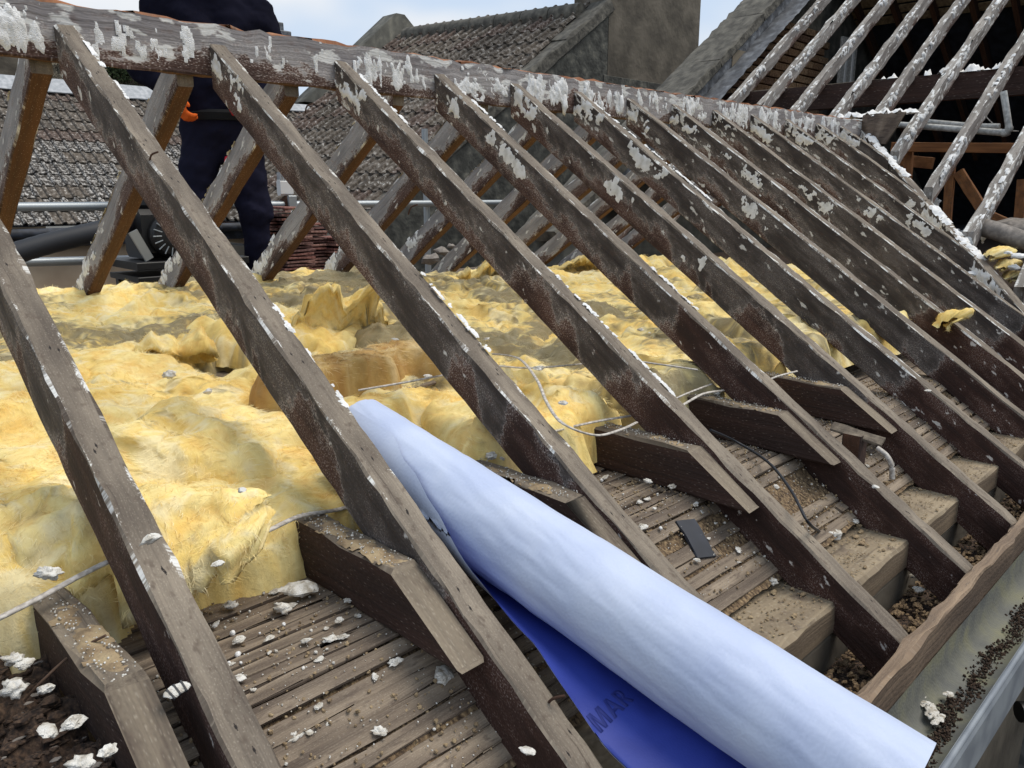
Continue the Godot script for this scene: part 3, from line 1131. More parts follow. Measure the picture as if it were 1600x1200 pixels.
func make_insulation() -> void:
	make_strand()
	quilt("insulation_quilt", "thick yellow glass wool batt bulging over the joist ends under a grey cable", -0.75, 0.62, 0.35, 1.165, -1.09, 0.15, 1, 0.009, 0.022, 0.03, 9000, 0.0, 0.0, 0.16)
	quilt("insulation_quilt", "large bright yellow glass wool batt folded over the front batt", -0.75, 0.58, -0.25, 1.02, -0.98, 0.10, 2, 0.009, 0.036, 0.05, 12000, 0.0, -0.02, 0.15)
	quilt("insulation_quilt", "yellow glass wool beside the top end of the blue roll", 0.50, 1.30, 0.25, 0.97, -1.06, 0.16, 3, 0.012, 0.03, 0.20, 5000, 0.0, 0.0, 0.09)
	quilt("insulation_quilt", "sooty end of yellow glass wool right beside the blue roll's top end", 0.76, 1.24, 0.80, 1.20, -1.06, 0.14, 33, 0.011, 0.03, 0.34, 2500, 0.0, 0.0, 0.09)
	quilt("insulation_quilt", "torn yellow glass wool heaped by the back rafters behind the worker's machine", -0.7, 1.15, -1.30, -0.05, -0.96, 0.12, 5, 0.011, 0.032, 0.48, 7000, 0.0, -0.07, 0.12)
	quilt("insulation_quilt", "upright torn sheet of pale yellow glass wool", 0.75, 1.30, -0.45, 0.12, -0.95, 0.10, 6, 0.011, 0.03, 0.20, 3000, 0.0, 0.0, 0.14, 0.4)
	quilt("insulation_quilt", "dirty grey and yellow glass wool lying in the middle of the loft", 1.15, 2.35, -1.30, 0.55, -0.965, 0.11, 7, 0.012, 0.036, 0.74, 7000, 0.05, -0.05, 0.12)
	quilt("insulation_quilt", "soot darkened glass wool between the third and fourth joists", 1.25, 2.2, 0.35, 1.20, -1.06, 0.14, 8, 0.012, 0.035, 0.62, 5000, 0.0, 0.0, 0.09)
	quilt("insulation_quilt", "crumpled yellow glass wool towards the far valley", 2.2, 3.4, -1.25, 1.25, -1.02, 0.13, 9, 0.016, 0.03, 0.42, 5000, 0.0, 0.0, 0.12)
	quilt("insulation_quilt", "glass wool lying in the far corner below the valley rafter", 3.3, 4.5, -1.0, 0.9, -1.02, 0.13, 10, 0.022, 0.05, 0.34, 2500, 0.0, 0.0, 0.12)
	quilt("insulation_quilt", "brown faced strip of wool lying straight across the yellow batts", 0.50, 1.12, 0.60, 0.80, -0.935, 0.11, 44, 0.008, 0.010, 0.2, 2600, 0.95, 0.0, 0.05, 0.03)
	solo("loose_lath", beam(px_y(548, 630, -0.90), px_y(705, 588, -0.90), Vector3.UP, 0.014, 0.008, 0, 0, 10, 0.001, 4, 0.001), M.lath[1], "pale loose lath along the foot of the brown wool strip", "lath")
	# torn flaps and curled edges of the batts: start px, end px, height, first angle, curl, length, thickness, dirt, brown
	var flaps := [
		["drooping front edge of the upper yellow batt", -30, 770, 420, 752, -0.885, 0.1, -1.5, 0.16, 0.05, 0.04, 0.0],
		["curled pale yellow flap beside a grey patch", 205, 560, 335, 548, -0.91, 1.5, -2.2, 0.20, 0.045, 0.12, 0.0],
		["lifted orange lined flap of yellow wool", 90, 600, 265, 606, -0.92, 1.3, -1.9, 0.17, 0.035, 0.04, 0.0],
		["upright torn sheet of pale wool with ragged top", 440, 545, 600, 520, -0.93, 1.5, -0.9, 0.22, 0.045, 0.10, 0.0],
		["small fluffy torn sheet next to the upright sheet", 430, 590, 560, 575, -0.93, 1.2, -2.0, 0.16, 0.05, 0.05, 0.0],
		["yellow wool peak under the third back rafter", 680, 450, 800, 440, -0.92, 1.4, -1.2, 0.20, 0.05, 0.25, 0.0],
		["dirty folded wool beyond the third rafter", 860, 430, 960, 425, -0.92, 1.3, -1.5, 0.18, 0.05, 0.45, 0.0],
		["orange yellow fold beyond the fourth rafter", 960, 500, 1060, 520, -0.93, 1.1, -1.8, 0.16, 0.05, 0.3, 0.2],
		["grey dirty fold in the middle of the loft", 740, 520, 860, 500, -0.94, 1.0, -1.8, 0.15, 0.05, 0.7, 0.1],
		["low yellow fold near the back edge", 120, 520, 300, 490, -0.90, 1.2, -1.8, 0.14, 0.05, 0.15, 0.0],
		["grey brown clump at the foot of a back rafter", 90, 490, 180, 468, -0.86, 1.0, -2.0, 0.10, 0.05, 0.8, 0.2],
		["greyish clump between the back rafter feet", 230, 470, 320, 452, -0.86, 1.2, -1.8, 0.12, 0.05, 0.6, 0.1],
		["yellow orange knot of wool near the tile stacks", 440, 455, 530, 445, -0.86, 1.3, -2.4, 0.12, 0.05, 0.15, 0.3],
		["brown grey ridge of wool near the tile stacks", 520, 465, 600, 455, -0.87, 1.2, -2.0, 0.11, 0.05, 0.6, 0.2],
		["yellow fold far along the loft", 960, 420, 1050, 440, -0.92, 1.2, -1.6, 0.16, 0.05, 0.25, 0.2],
		["last yellow fold before the valley", 1040, 470, 1100, 500, -0.93, 1.1, -1.6, 0.14, 0.05, 0.3, 0.3]]
	var fk := 0
	for e in flaps:
		wool_flap(e[0], px_y(e[1], e[2], e[5]), px_y(e[3], e[4], e[5]), e[6], e[7], e[8], e[9], 50 + fk, e[10], e[11])
		fk += 1
	# the tuft caught on a far rafter
	var t := px_front(1468, 480, 0.03)
	wool_flap("small bright yellow tuft caught on top of a far rafter", t + Vector3(-0.05, -0.05, 0.03), t + Vector3(0.05, -0.05, 0.0), 1.35, -1.1, 0.13, 0.05, 171, 0.0, 0.0)

# ---------------------------------------------------------------- membrane
# bend angle and length of the loose flap along the roll
func flap_at(t: float, what: int) -> float:
	var tab := [[-0.3, 2.65, 0.226], [0.0, 2.65, 0.226], [0.1, 2.3, 0.2], [0.2, 1.85, 0.175], [0.35, 1.15, 0.145], [0.5, 0.62, 0.125], [0.7, -0.25, 0.15], [1.2, -0.8, 0.24]]
	for k in tab.size() - 1:
		if t <= tab[k + 1][0]:
			return lerpf(tab[k][1 + what], tab[k + 1][1 + what], sstep(tab[k][0], tab[k + 1][0], t) * 0.4 + 0.6 * clampf((t - tab[k][0]) / (tab[k + 1][0] - tab[k][0]), 0.0, 1.0))
	return tab[tab.size() - 1][1 + what]

func make_roll() -> void:
	var o := thing("membrane_roll", "roll of pale blue roofing membrane lying between two rafters with a loose blue flap", "membrane roll", Vector3(0.574, -1.033, 1.625))
	var c0 := Vector3(0.539, -0.927, 1.2) - o.position
	var ax := Vector3(0.07, -0.212, 0.85)
	var r := 0.08
	var side := Vector3(1, 0, -0.07 / 0.85).normalized()
	var upv := side.cross(ax.normalized())
	if upv.y < 0.0:
		upv = -upv
	var nt := 60
	var ns := 72
	var t0 := -0.145
	var t1 := 1.075
	# outer turns
	var st := begin()
	st.set_smooth_group(1)
	var sti := begin()
	sti.set_smooth_group(1)
	var ring := func(t: float, a: float, rr: float) -> Vector3:
		var wob := 0.0016 * n3(Vector3(t * 40.0, sin(a) * 9.0, cos(a) * 9.0)) + 0.0007 * n3(Vector3(t * 130.0, sin(a + t * 2.0) * 40.0, 3)) - 0.0012 * sstep(0.55, 0.75, n3(Vector3(t * 30.0, sin(a - t) * 110.0, cos(a - t) * 110.0)) + 0.5)
		return c0 + ax * t + (side * cos(a) + upv * sin(a)) * (rr + wob)
	for i in nt:
		for j in ns:
			var ta := lerpf(t0, t1, float(i) / nt)
			var tb := lerpf(t0, t1, float(i + 1) / nt)
			var a0 := -PI * 0.5 + TAU * j / ns
			var a1 := -PI * 0.5 + TAU * (j + 1) / ns
			var p: Vector3 = ring.call(ta, a0, r)
			quad(st, p, ring.call(ta, a1, r), ring.call(tb, a1, r), ring.call(tb, a0, r), p - (c0 + ax * ta))
	part("rolled_sheet", done(st), M.sheet_out, o)
	# inner turns seen at the two ends
	var turns := begin()
	turns.set_smooth_group(1)
	for e in [t0, t1]:
		for j in 200:
			var a0 := TAU * j / 40.0
			var a1 := TAU * (j + 1) / 40.0
			var ra := r - 0.001 - 0.0095 * a0 / TAU
			var rb := r - 0.001 - 0.0095 * a1 / TAU
			var tin: float = e + (0.16 if e < 0.5 else -0.16)
			var p: Vector3 = ring.call(e, a0, ra)
			quad(turns, p, ring.call(e, a1, rb), ring.call(tin, a1, rb), ring.call(tin, a0, ra), p - (c0 + ax * e))
	part("inner_turns", done(turns), M.sheet_in, o)
	# loose flap: hugs the roll at the top end, peels away lower down
	var flap_pt := func(t: float, sl: float, off: float) -> Vector3:
		var f := sstep(-0.1, 0.4, t)
		var ang := flap_at(t, 0)
		var lt := flap_at(t, 1)
		var kap := ang / lt if absf(ang) > 0.02 else 0.02 / lt
		var x := -sin(kap * sl) / kap
		var y := (1.0 - cos(kap * sl)) / kap
		var nx := sin(kap * sl)
		var ny := cos(kap * sl)
		var wob := 0.003 * n3(Vector3(t * 70.0, sl * 90.0, 8)) * f * (sl / 0.2)
		var fp := c0 + ax * t + side * (x + nx * (off + wob)) + upv * (-r - 0.004 + y + ny * (off + wob))
		fp.x = maxf(fp.x, 0.446 - 0.574)
		return fp
	var nf := 16
	for w in 2:
		var s2 := begin()
		s2.set_smooth_group(1)
		var off := 0.0 if w == 0 else 0.0008
		for i in nt:
			for j in nf:
				var p := []
				for c in [[i, j], [i + 1, j], [i + 1, j + 1], [i, j + 1]]:
					var t: float = lerpf(t0, t1, float(c[0]) / nt)
					var ln := flap_at(t, 1) + 0.0016 * n3(Vector3(t * 800.0, 3, 1)) + 0.007 * n3(Vector3(t * 60.0, 9, 1))
					p.append(flap_pt.call(t, ln * float(c[1]) / nf, off))
				quad(s2, p[0], p[1], p[2], p[3], Vector3.DOWN if w == 0 else Vector3.UP)
		var fl := part("loose_flap" if w == 0 else "flap_inner_face", done(s2), M.sheet_out if w == 0 else M.sheet_in, o)
		if w == 1:
			fl.set_meta("label", "deep blue inner face of the flap with dark printed letters")
			# lettering printed on the inner face
			var font := SystemFont.new()
			font.font_names = PackedStringArray(["Droid Sans"])
			font.font_weight = 700
			for e in [["MAR", 0.66, 0.092, 36, 0.0]]:
				var tm := TextMesh.new()
				tm.text = e[0]
				tm.font = font
				tm.font_size = e[3]
				tm.pixel_size = 0.0011
				tm.depth = 0.0003
				var ct: float = e[1]
				var cs: float = e[2]
				var arr := tm.get_mesh_arrays()
				var vv: PackedVector3Array = arr[Mesh.ARRAY_VERTEX]
				var ii: PackedInt32Array = arr[Mesh.ARRAY_INDEX]
				var ls := begin()
				for q in ii:
					var v := vv[q]
					ls.set_uv(Vector2.ZERO)
					ls.add_vertex(flap_pt.call(ct - v.y / 0.879, cs - v.x, 0.0014 + v.z))
				part("printed_lettering", done(ls), M.print, fl)

# ---------------------------------------------------------------- cables, scraps and debris
func make_cables() -> void:
	var a := [px_z(-40, 985, 1.20), px_z(60, 935, 1.20), px_z(128, 898, 1.19), px_z(185, 872, 1.185), px_z(245, 862, 1.195), px_z(330, 850, 1.205), px_z(410, 832, 1.20), px_z(470, 806, 1.185), px_z(540, 793, 1.16), px_z(610, 760, 1.14)]
	solo("twin_cable", tube(smooth_path(a, 6), 0.0058, 8, 0.55), M.cable, "grey twin cable draped along the front edge of the yellow batt", "cable")
	var b := [px_y(770, 553, -0.86), px_y(810, 560, -0.85), px_y(838, 592, -0.85), px_y(855, 630, -0.87), px_y(880, 662, -0.88), px_y(930, 680, -0.92), px_y(968, 672, -0.93), px_y(995, 660, -0.95)]
	solo("twin_cable", tube(smooth_path(b, 6), 0.004, 8, 0.6), M.cable, "pale cable looping down over sooty wool to a joist", "cable")
	var c := [px_y(830, 685, -0.95), px_y(880, 670, -0.96), px_y(940, 657, -0.965), px_y(985, 650, -0.97)]
	solo("twin_cable", tube(smooth_path(c, 6), 0.0045, 8, 0.6), M.cable, "short flat grey cable crossing the joist below the looping cable", "cable")
	var d := [px_y(1040, 650, -0.965), px_y(1075, 628, -0.96), px_y(1100, 615, -0.955), px_y(1130, 610, -0.965)]
	solo("twin_cable", tube(smooth_path(d, 6), 0.0045, 8, 0.6), M.cable, "flat cable bending over the joist beside the fourth rafter", "cable")
	var d2 := [px_y(1050, 625, -0.96), px_y(1080, 612, -0.95), px_y(1112, 600, -0.955)]
	solo("twin_cable", tube(smooth_path(d2, 6), 0.0035, 8, 0.6), M.cable, "thin cable end lying on wool beside the fourth rafter", "cable")
	var e := [px_y(1185, 600, -0.965), px_y(1215, 588, -0.95), px_y(1245, 580, -0.955)]
	solo("twin_cable", tube(smooth_path(e, 6), 0.004, 8, 0.6), M.cable, "short cable end showing above the joist of the fifth rafter", "cable")
	var f := [px_y(560, 610, -0.84), px_y(630, 598, -0.835), px_y(700, 585, -0.84), px_y(760, 572, -0.85), px_y(830, 575, -0.86), px_y(920, 568, -0.87)]
	solo("thin_wire", tube(smooth_path(f, 6), 0.0025, 6), M.cable, "thin straight wire running across the wool past the brown roll", "wire")
	var f2 := [px_y(1000, 565, -0.86), px_y(1050, 572, -0.87), px_y(1090, 578, -0.88)]
	solo("thin_wire", tube(smooth_path(f2, 6), 0.0025, 6), M.cable, "thin wire on the wool between the third and fourth rafters", "wire")
	var g := [px_x(1110, 672, 1.32), px_y(1150, 690, -1.06), px_y(1200, 722, -1.075), px_y(1235, 765, -1.08), px_y(1262, 815, -1.085), px_front(1280, 830, -0.1)]
	solo("black_cable", tube(smooth_path(g, 6), 0.0035, 8), M.rubber, "black cable curling down over the laths between the third and fourth rafters", "cable")
	var h := [px_x(1370, 700, 1.83), px_x(1385, 712, 1.83), px_x(1393, 728, 1.83), px_x(1394, 748, 1.83)]
	solo("grey_hose", tube(smooth_path(h, 6), 0.008, 8), M.cable, "bent grey hose beside the fifth rafter", "hose")
	# twig and strip of banded tape
	var tw := [px_y(165, 993, -0.975), px_y(115, 1020, -1.0), px_y(60, 1070, -1.03), px_y(38, 1095, -1.05)]
	solo("twig", tube(smooth_path(tw, 4), 0.0018, 6), M.lath[0], "thin dry twig leaning across the first joist", "twig")
	var tp := thing("tape_scrap", "small white scrap with black bands on the nearest rafter", "tape scrap", px_front(276, 1078, 0.004))
	tp.basis = Basis.looking_at(Vector3(0.1, -SP, CP), Vector3(0, CP, SP)).scaled(Vector3.ONE * 0.85)
	part("strip", lump(Vector3(0.019, 0.0022, 0.009), 5, 0.2, false, 14, 8), M.foam_dirty, tp)
	for k in 3:
		var bd := part("band", box(Vector3(0.0025, 0.0056, 0.0185), Vector3(-0.010 + k * 0.010, 0, 0), 0.0008), M.rubber, tp)
		bd.rotation.y = 0.1 * k
	# slate on the laths
	var sl := px_front(1088, 838, -0.09)
	var slate := solo("slate_piece", beam(Vector3(0, 0, -0.045), Vector3(0, 0, 0.05), Vector3.UP, 0.055, 0.008, 0, 0, 6, 0.002, 4), M.black_felt, "broken piece of dark slate lying on the laths", "slate", "", sl)
	slate.basis = Basis(Vector3.RIGHT, PITCH) * Basis(Vector3.UP, -0.3)

func ceil_pt(x: float, z: float, off: float) -> Vector3:
	if z < 1.457:
		return Vector3(x, -1.090 + off, z)
	return Vector3(x, -1.092 - (z - 1.457) * TP, z) + Vector3(0, CP, SP) * off

func make_debris() -> void:
	var foams := []
	for i in 8:
		foams.append(lump(Vector3(1.0, 0.5, 0.75), 30 + i, 0.42, i % 2 == 0, 20, 13))
	var ang := lump(Vector3(1.0, 0.45, 0.85), 46, 0.3, true, 20, 13)
	# the larger pieces of foam, where the photograph shows them: px, py, size, surface
	var big := [[468, 918, 0.036, 0], [440, 950, 0.018, 0], [692, 1052, 0.024, 1], [425, 875, 0.020, 0], [372, 1000, 0.012, 0], [360, 945, 0.013, 0], [336, 975, 0.010, 0], [545, 938, 0.010, 0], [530, 970, 0.010, 0], [478, 1000, 0.011, 0], [380, 898, 0.014, 0], [462, 838, 0.010, 0], [482, 1142, 0.012, 1], [460, 1150, 0.012, 1], [330, 1048, 0.010, 0], [375, 1060, 0.010, 0], [545, 1090, 0.008, 1], [512, 1130, 0.008, 1], [825, 1172, 0.014, 2], [768, 712, 0.018, 3], [745, 706, 0.012, 3], [785, 716, 0.010, 3], [842, 575, 0.018, 4], [618, 532, 0.016, 4], [668, 587, 0.012, 4], [265, 585, 0.020, 4], [325, 612, 0.014, 4], [378, 765, 0.010, 4], [238, 842, 0.016, 4], [75, 895, 0.016, 4], [340, 880, 0.010, 4], [1300, 835, 0.026, 5], [1335, 815, 0.018, 5], [1325, 800, 0.014, 5], [1200, 735, 0.010, 1], [1205, 748, 0.010, 1], [1213, 760, 0.011, 1], [1050, 760, 0.012, 1], [1012, 752, 0.012, 1], [945, 745, 0.013, 0], [1245, 912, 0.016, 1], [1208, 908, 0.014, 1], [1150, 878, 0.012, 1], [1095, 800, 0.010, 1], [1000, 515, 0.012, 4], [1015, 520, 0.009, 4], [880, 630, 0.012, 4], [760, 530, 0.012, 4], [1450, 610, 0.010, 4], [20, 1075, 0.02, 6], [72, 1075, 0.014, 6], [75, 1140, 0.018, 6], [112, 1130, 0.016, 6], [22, 1030, 0.017, 6], [38, 1036, 0.014, 6], [125, 1195, 0.016, 6], [168, 1175, 0.013, 6], [1435, 920, 0.016, 7], [1425, 900, 0.012, 7], [1120, 615, 0.012, 3], [1368, 760, 0.010, 3]]
	var k := 0
	for e in big:
		var s: float = e[2]
		var p := Vector3.ZERO
		match int(e[3]):
			0:
				p = px_y(e[0], e[1], -1.088 + s * 0.5)
			1:
				p = px_front(e[0], e[1], -0.105 + s * 0.4)
			2:
				p = px_front(e[0], e[1], -0.02)
			3:
				p = px_y(e[0], e[1], JTOP + s * 0.4)
			4:
				p = px_y(e[0], e[1], -0.85)
			5:
				p = px_y(e[0], e[1], -1.235)
			6:
				p = px_y(e[0], e[1], -1.02)
			7:
				p = px_y(e[0], e[1], -1.36)
		var where: String = ["on the grey laths", "on the sloping laths", "stuck to the side of a rafter", "on top of a joist", "on the yellow wool", "on the dusty wall plate", "on the dark dirt by the first joist", "in the eaves gap behind the fascia"][e[3]]
		var o := solo("foam_chunk", foams[k % 8] if k % 3 > 0 else ang, M.foam_dirty, "broken white foam chunk lying " + where, "foam chunk", "foam chunks " + where, p)
		o.basis = (Basis(Vector3.UP, k * 1.7) * Basis(Vector3.RIGHT, 0.35 * sin(k * 2.3))).scaled(Vector3.ONE * s * 0.82)
		k += 1
	for i in 60:
		var lx := rng.randf_range(0.06, 0.33) if i < 26 else (rng.randf_range(0.85, 1.2) if i < 42 else rng.randf_range(1.26, 2.0))
		var lz := rng.randf_range(1.12, 1.6)
		var fs := rng.randf_range(0.004, 0.011)
		var fo := solo("foam_flake", foams[i % 8], M.foam_dirty, "small flat white foam flake on the laths", "foam flake", "foam flakes on the laths", ceil_pt(lx, lz, fs * 0.25))
		fo.basis = (Basis(Vector3.RIGHT, PITCH if lz > 1.457 else 0.0) * Basis(Vector3.UP, i * 1.9)).scaled(Vector3(1.0, 0.6, 0.8) * fs)
	# foam crumbs and beads among the laths
	var bead := lump(Vector3(1, 0.8, 0.9), 60, 0.12, false, 8, 6)
	for i in 34:
		var p := ceil_pt(0.07 + rng.randf() * rng.randf() * 0.26, 1.16 + rng.randf() * 0.2, 0.002) if i < 24 else ceil_pt(rng.randf_range(0.9, 1.55), rng.randf_range(1.2, 1.55), 0.004)
		var o := solo("foam_bead", bead, M.foam, "small round foam bead on the laths", "foam bead", "foam beads on the laths", p)
		o.basis = rot_any().scaled(Vector3.ONE * rng.randf_range(0.002, 0.006))
	var xf := []
	for i in 4200:
		var x := rng.randf_range(-0.02, 2.6)
		var z := rng.randf_range(1.05, 1.63)
		xf.append(Transform3D(rot_any().scaled(Vector3.ONE * rng.randf_range(0.0006, 0.0018) * (2.2 if rng.randf() < 0.08 else 1.0)), ceil_pt(x, z, 0.001)))
	for i in 900:
		var ji := rng.randi() % 6
		var jx: float = (UX[ji] - 0.0285 if ji > 0 else -0.055) + rng.randf_range(-0.022, 0.022)
		xf.append(Transform3D(rot_any().scaled(Vector3.ONE * rng.randf_range(0.0007, 0.0022)), Vector3(jx, JTOP + 0.001, rng.randf_range(1.1, 1.44))))
	var cr := mm("foam_crumbs", lump(Vector3(1, 0.8, 0.9), 61, 0.2, false, 5, 4), M.foam_dirty, xf, self)
	meta(cr, "tiny white foam crumbs scattered over laths and joists", "foam crumbs")
	# plaster rubble and dust
	var xr := []
	for i in 4200:
		var x := rng.randf_range(-0.02, 2.8)
		var z := rng.randf_range(1.3, 1.64) if rng.randf() < 0.75 else rng.randf_range(1.0, 1.4)
		xr.append(Transform3D(rot_any().scaled(Vector3.ONE * rng.randf_range(0.0015, 0.0048)), ceil_pt(x, z, rng.randf_range(-0.006, 0.001))))
	for i in 2200:
		xr.append(Transform3D(rot_any().scaled(Vector3(1.3, 0.6, 1.0) * rng.randf_range(0.0008, 0.0032) * (3.5 if rng.randf() < 0.03 else 1.0)), Vector3(rng.randf_range(0.85, 3.2), -1.248, rng.randf_range(1.63, 1.77))))
	var ru := mm("plaster_rubble", lump(Vector3(1, 0.7, 0.9), 62, 0.3, true, 6, 4), M.dust, xr, self)
	meta(ru, "sandy crumbs of old plaster on the laths and wall plate", "rubble")
	# dark litter in the eaves gap and in the bay before the first joist
	var xd := []
	for i in 1500:
		xd.append(Transform3D(rot_any().scaled(Vector3(1.6, 0.7, 1.0) * rng.randf_range(0.003, 0.011)), Vector3(rng.randf_range(0.85, 3.2), -1.395 + rng.randf() * 0.02, rng.randf_range(1.79, 1.91))))
	var li := mm("eaves_litter", lump(Vector3(1, 0.6, 0.8), 63, 0.4, true, 7, 5), M.plaster, xd, self)
	meta(li, "dark leaf litter and grit in the gap behind the fascia", "litter")
	# heap of dirt in the first bay
	var st := begin()
	st.set_smooth_group(1)
	var hh := func(x: float, z: float) -> float:
		return -1.075 + 0.03 * n3(Vector3(x, 0, z) * 110.0) + 0.014 * n3(Vector3(x, 0, z) * 380.0) + 0.006 * n3(Vector3(x, 0, z) * 1100.0) - maxf(0.0, z - 1.46) * TP
	for i in 90:
		for j in 120:
			var p := []
			for c in [[i, j], [i + 1, j], [i + 1, j + 1], [i, j + 1]]:
				var x: float = -0.62 + c[0] * 0.006
				var z: float = 1.0 + c[1] * 0.0055
				p.append(Vector3(x, hh.call(x, z), z))
			quad(st, p[0], p[1], p[2], p[3], Vector3.UP)
	var heap := solo("dirt_heap", done(st), M.dirt, "dark crumbly dirt filling the bay before the first joist", "dirt")
	heap.set_meta("kind", "stuff")
	var xh := []
	for i in 2600:
		var x := rng.randf_range(-0.6, -0.085)
		var z := rng.randf_range(1.02, 1.64)
		var big_one := rng.randf() < 0.08
		xh.append(Transform3D(rot_any().scaled(Vector3(1.5, 0.6, 1.0) * rng.randf_range(0.002, 0.007) * (2.4 if big_one else 1.0)), Vector3(x, hh.call(x, z) + 0.003, z)))
	var hb := mm("dirt_clods", lump(Vector3(1, 0.6, 0.8), 64, 0.4, true, 7, 5), M.dirt, xh, self)
	meta(hb, "clods and leaf scraps on the dirt in the first bay", "dirt clods")
	var xh2 := []
	for i in 260:
		var x := rng.randf_range(-0.5, -0.085)
		var z := rng.randf_range(1.1, 1.64)
		xh2.append(Transform3D(rot_any().scaled(Vector3(1.7, 0.5, 1.0) * rng.randf_range(0.002, 0.008)), Vector3(x, hh.call(x, z) + 0.005, z)))
	var lf := mm("pale_scraps", lump(Vector3(1, 0.4, 0.8), 65, 0.4, true, 7, 5), M.bag, xh2, self)
	meta(lf, "pale scraps of leaf and bark on the dirt in the first bay", "leaf scraps")
	# foam spatter in the gutter
	for e in [[1455, 1112, 0.022], [1445, 1098, 0.016], [1470, 1122, 0.014], [1485, 1085, 0.012], [1462, 1128, 0.012], [1476, 1084, 0.009], [1440, 1090, 0.010]]:
		var p := px_y(e[0], e[1], -1.405)
		var o := solo("foam_chunk", foams[k % 8], M.foam_dirty, "crumpled white foam scrap lying in the gutter", "foam chunk", "foam scraps in the gutter", p)
		o.basis = Basis(Vector3.UP, k * 1.3).scaled(Vector3(1.0, 0.35, 0.6) * e[2])
		k += 1

# ---------------------------------------------------------------- the wing at the far end
func wing_pt(x: float, z: float, off := 0.0) -> Vector3:
	return Vector3(x, (x - WX) * TP, z) + Vector3(-SP, CP, 0) * off

func make_wing() -> void:
	var w := thing("wing_roof_frame", "foam streaked rafters of the cross wing rising beyond the valley", "roof frame")
	var upw := Vector3(-SP, CP, 0)
	var axw := Vector3(CP, SP, 0)
	var zs := [-1.345, -1.02, -0.68, -0.317, 0.0, 0.30, 0.65, 1.0, 1.35, 1.7, 2.05, 2.4, 2.75, 3.1, 3.45, 3.8, 4.15, 4.5]
	for i in zs.size():
		var z: float = zs[i]
		var p0 := wing_pt(WX - minf(absf(z), 1.75) + 0.05, z + 0.025)
		var p1 := wing_pt(8.25, z + 0.025)
		var L := p0.distance_to(p1)
		var r := part("rafter", beam(p0, p1, upw, 0.055, 0.1, TP, TP, 30, 0.005, 200 + i, 0.004, 0.0, L / 3.0), M.wing[i % 2], w)
		for k in 4:
			var s := 0.1 + L * 0.22 * k + 0.1 * n3(Vector3(i * 30.0, k * 40.0, 1))
			part("foam_lip", foam_patch(p0 + axw * s + Vector3(0, 0, 0.004) , axw * 0.55, Vector3(0, 0, 0.026), upw, 0.014, 0.46, 700 + i * 11 + k, 0.011), M.foam, r)
			part("foam_crust", foam_patch(p0 + axw * s + Vector3(0, 0, 0.0275) + upw * 0.004, axw * 0.5, -upw * 0.07, Vector3.BACK, 0.014, 0.52, 800 + i * 11 + k, 0.011), M.foam, r)
	var pm := part("purlin", beam(Vector3(6.25, 0.405, -1.72), Vector3(6.25, 0.405, 6.9), Vector3.UP, 0.07, 0.19, 0, 0, 30, 0.003, 6), M.joist[0], w)
	part("foam_lip", foam_patch(Vector3(6.2, 0.40, 0.12), Vector3(0, 0, 0.5), Vector3(0.07, 0, 0), Vector3.UP, 0.05, 0.15, 860, 0.014), M.foam, pm)
	part("foam_lip", foam_patch(Vector3(6.2, 0.40, -0.2), Vector3(0, 0, 0.22), Vector3(0.07, 0, 0), Vector3.UP, 0.04, 0.15, 861, 0.014), M.foam, pm)
	part("ridge_board", beam(Vector3(8.26, 1.86, -1.72), Vector3(8.26, 1.86, 6.9), Vector3.UP, 0.03, 0.2, 0, 0, 8, 0.002, 7), M.joist[0], w)
	for i in 18:
		var z := -1.5 + i * 0.36
		part("far_rafter", beam(Vector3(8.3, 1.83, z), Vector3(11.0, 1.83 - 2.7 * TP, z), Vector3(SP, CP, 0), 0.055, 0.1, 0, 0, 4, 0.002, i), M.joist[0], w)
	var st := begin()
	quad(st, Vector3(8.28, 1.86, -1.75), Vector3(8.28, 1.86, 7.0), Vector3(12.4, -0.91, 7.0), Vector3(12.4, -0.91, -1.75), Vector3(-1, -1, 0))
	quad(st, Vector3(12.4, -0.9, -1.75), Vector3(12.4, -0.9, 7.0), Vector3(12.4, -1.3, 7.0), Vector3(12.4, -1.3, -1.75), Vector3(-1, 0, 0))
	quad(st, Vector3(3.9, -1.3, 7.0), Vector3(12.4, -1.3, 7.0), Vector3(8.28, 1.86, 7.0), Vector3(8.2, 1.86, 7.0), Vector3(0, 0, -1))
	part("underlay_felt", done(st), M.black_felt, w)
	# brown boards on the far slope
	for i in 5:
		var s := 0.25 + i * 0.11
		part("sarking_board", beam(Vector3(8.28 + s, 1.80 - s * TP, -1.6), Vector3(8.28 + s, 1.80 - s * TP, 1.6), Vector3(-SP, -CP, 0), 0.10, 0.015, 0, 0, 6, 0.002, i + 40), M.dust, w)
	# wide board and plank where ridge, valley and wing meet
	var gb := part("gusset_board", beam(Vector3(5.44, 0.085, 0.02), Vector3(5.33, 0.075, 0.33), Vector3.UP, 0.02, 0.20, 0, 0.6, 12, 0.005, 8), M.lath[0], w)
	part("foam_crust", foam_patch(Vector3(5.48, 0.07, -0.22), Vector3(-0.16, 0, 0.62), Vector3(0.09, 0, 0.03), Vector3.UP, 0.045, 0.0, 870, 0.014), M.foam, gb)
	# new studs inside
	var sx := 6.4
	for e in [[1486, 238, 1478, 345, 0.06], [1496, 268, 1535, 330, 0.075], [1535, 330, 1600, 360, 0.05], [1596, 280, 1590, 350, 0.06], [1420, 215, 1415, 300, 0.06]]:
		part("stud", beam(px_x(e[0], e[1], sx), px_x(e[2], e[3], sx), Vector3.LEFT, e[4], 0.045, 0, 0, 4, 0.001, 4), M.newwood, w)
	part("rail", beam(px_x(1395, 222, sx - 0.05), px_x(1640, 224, sx - 0.05), Vector3.UP, 0.05, 0.07, 0, 0, 4, 0.001, 4), M.newwood, w)
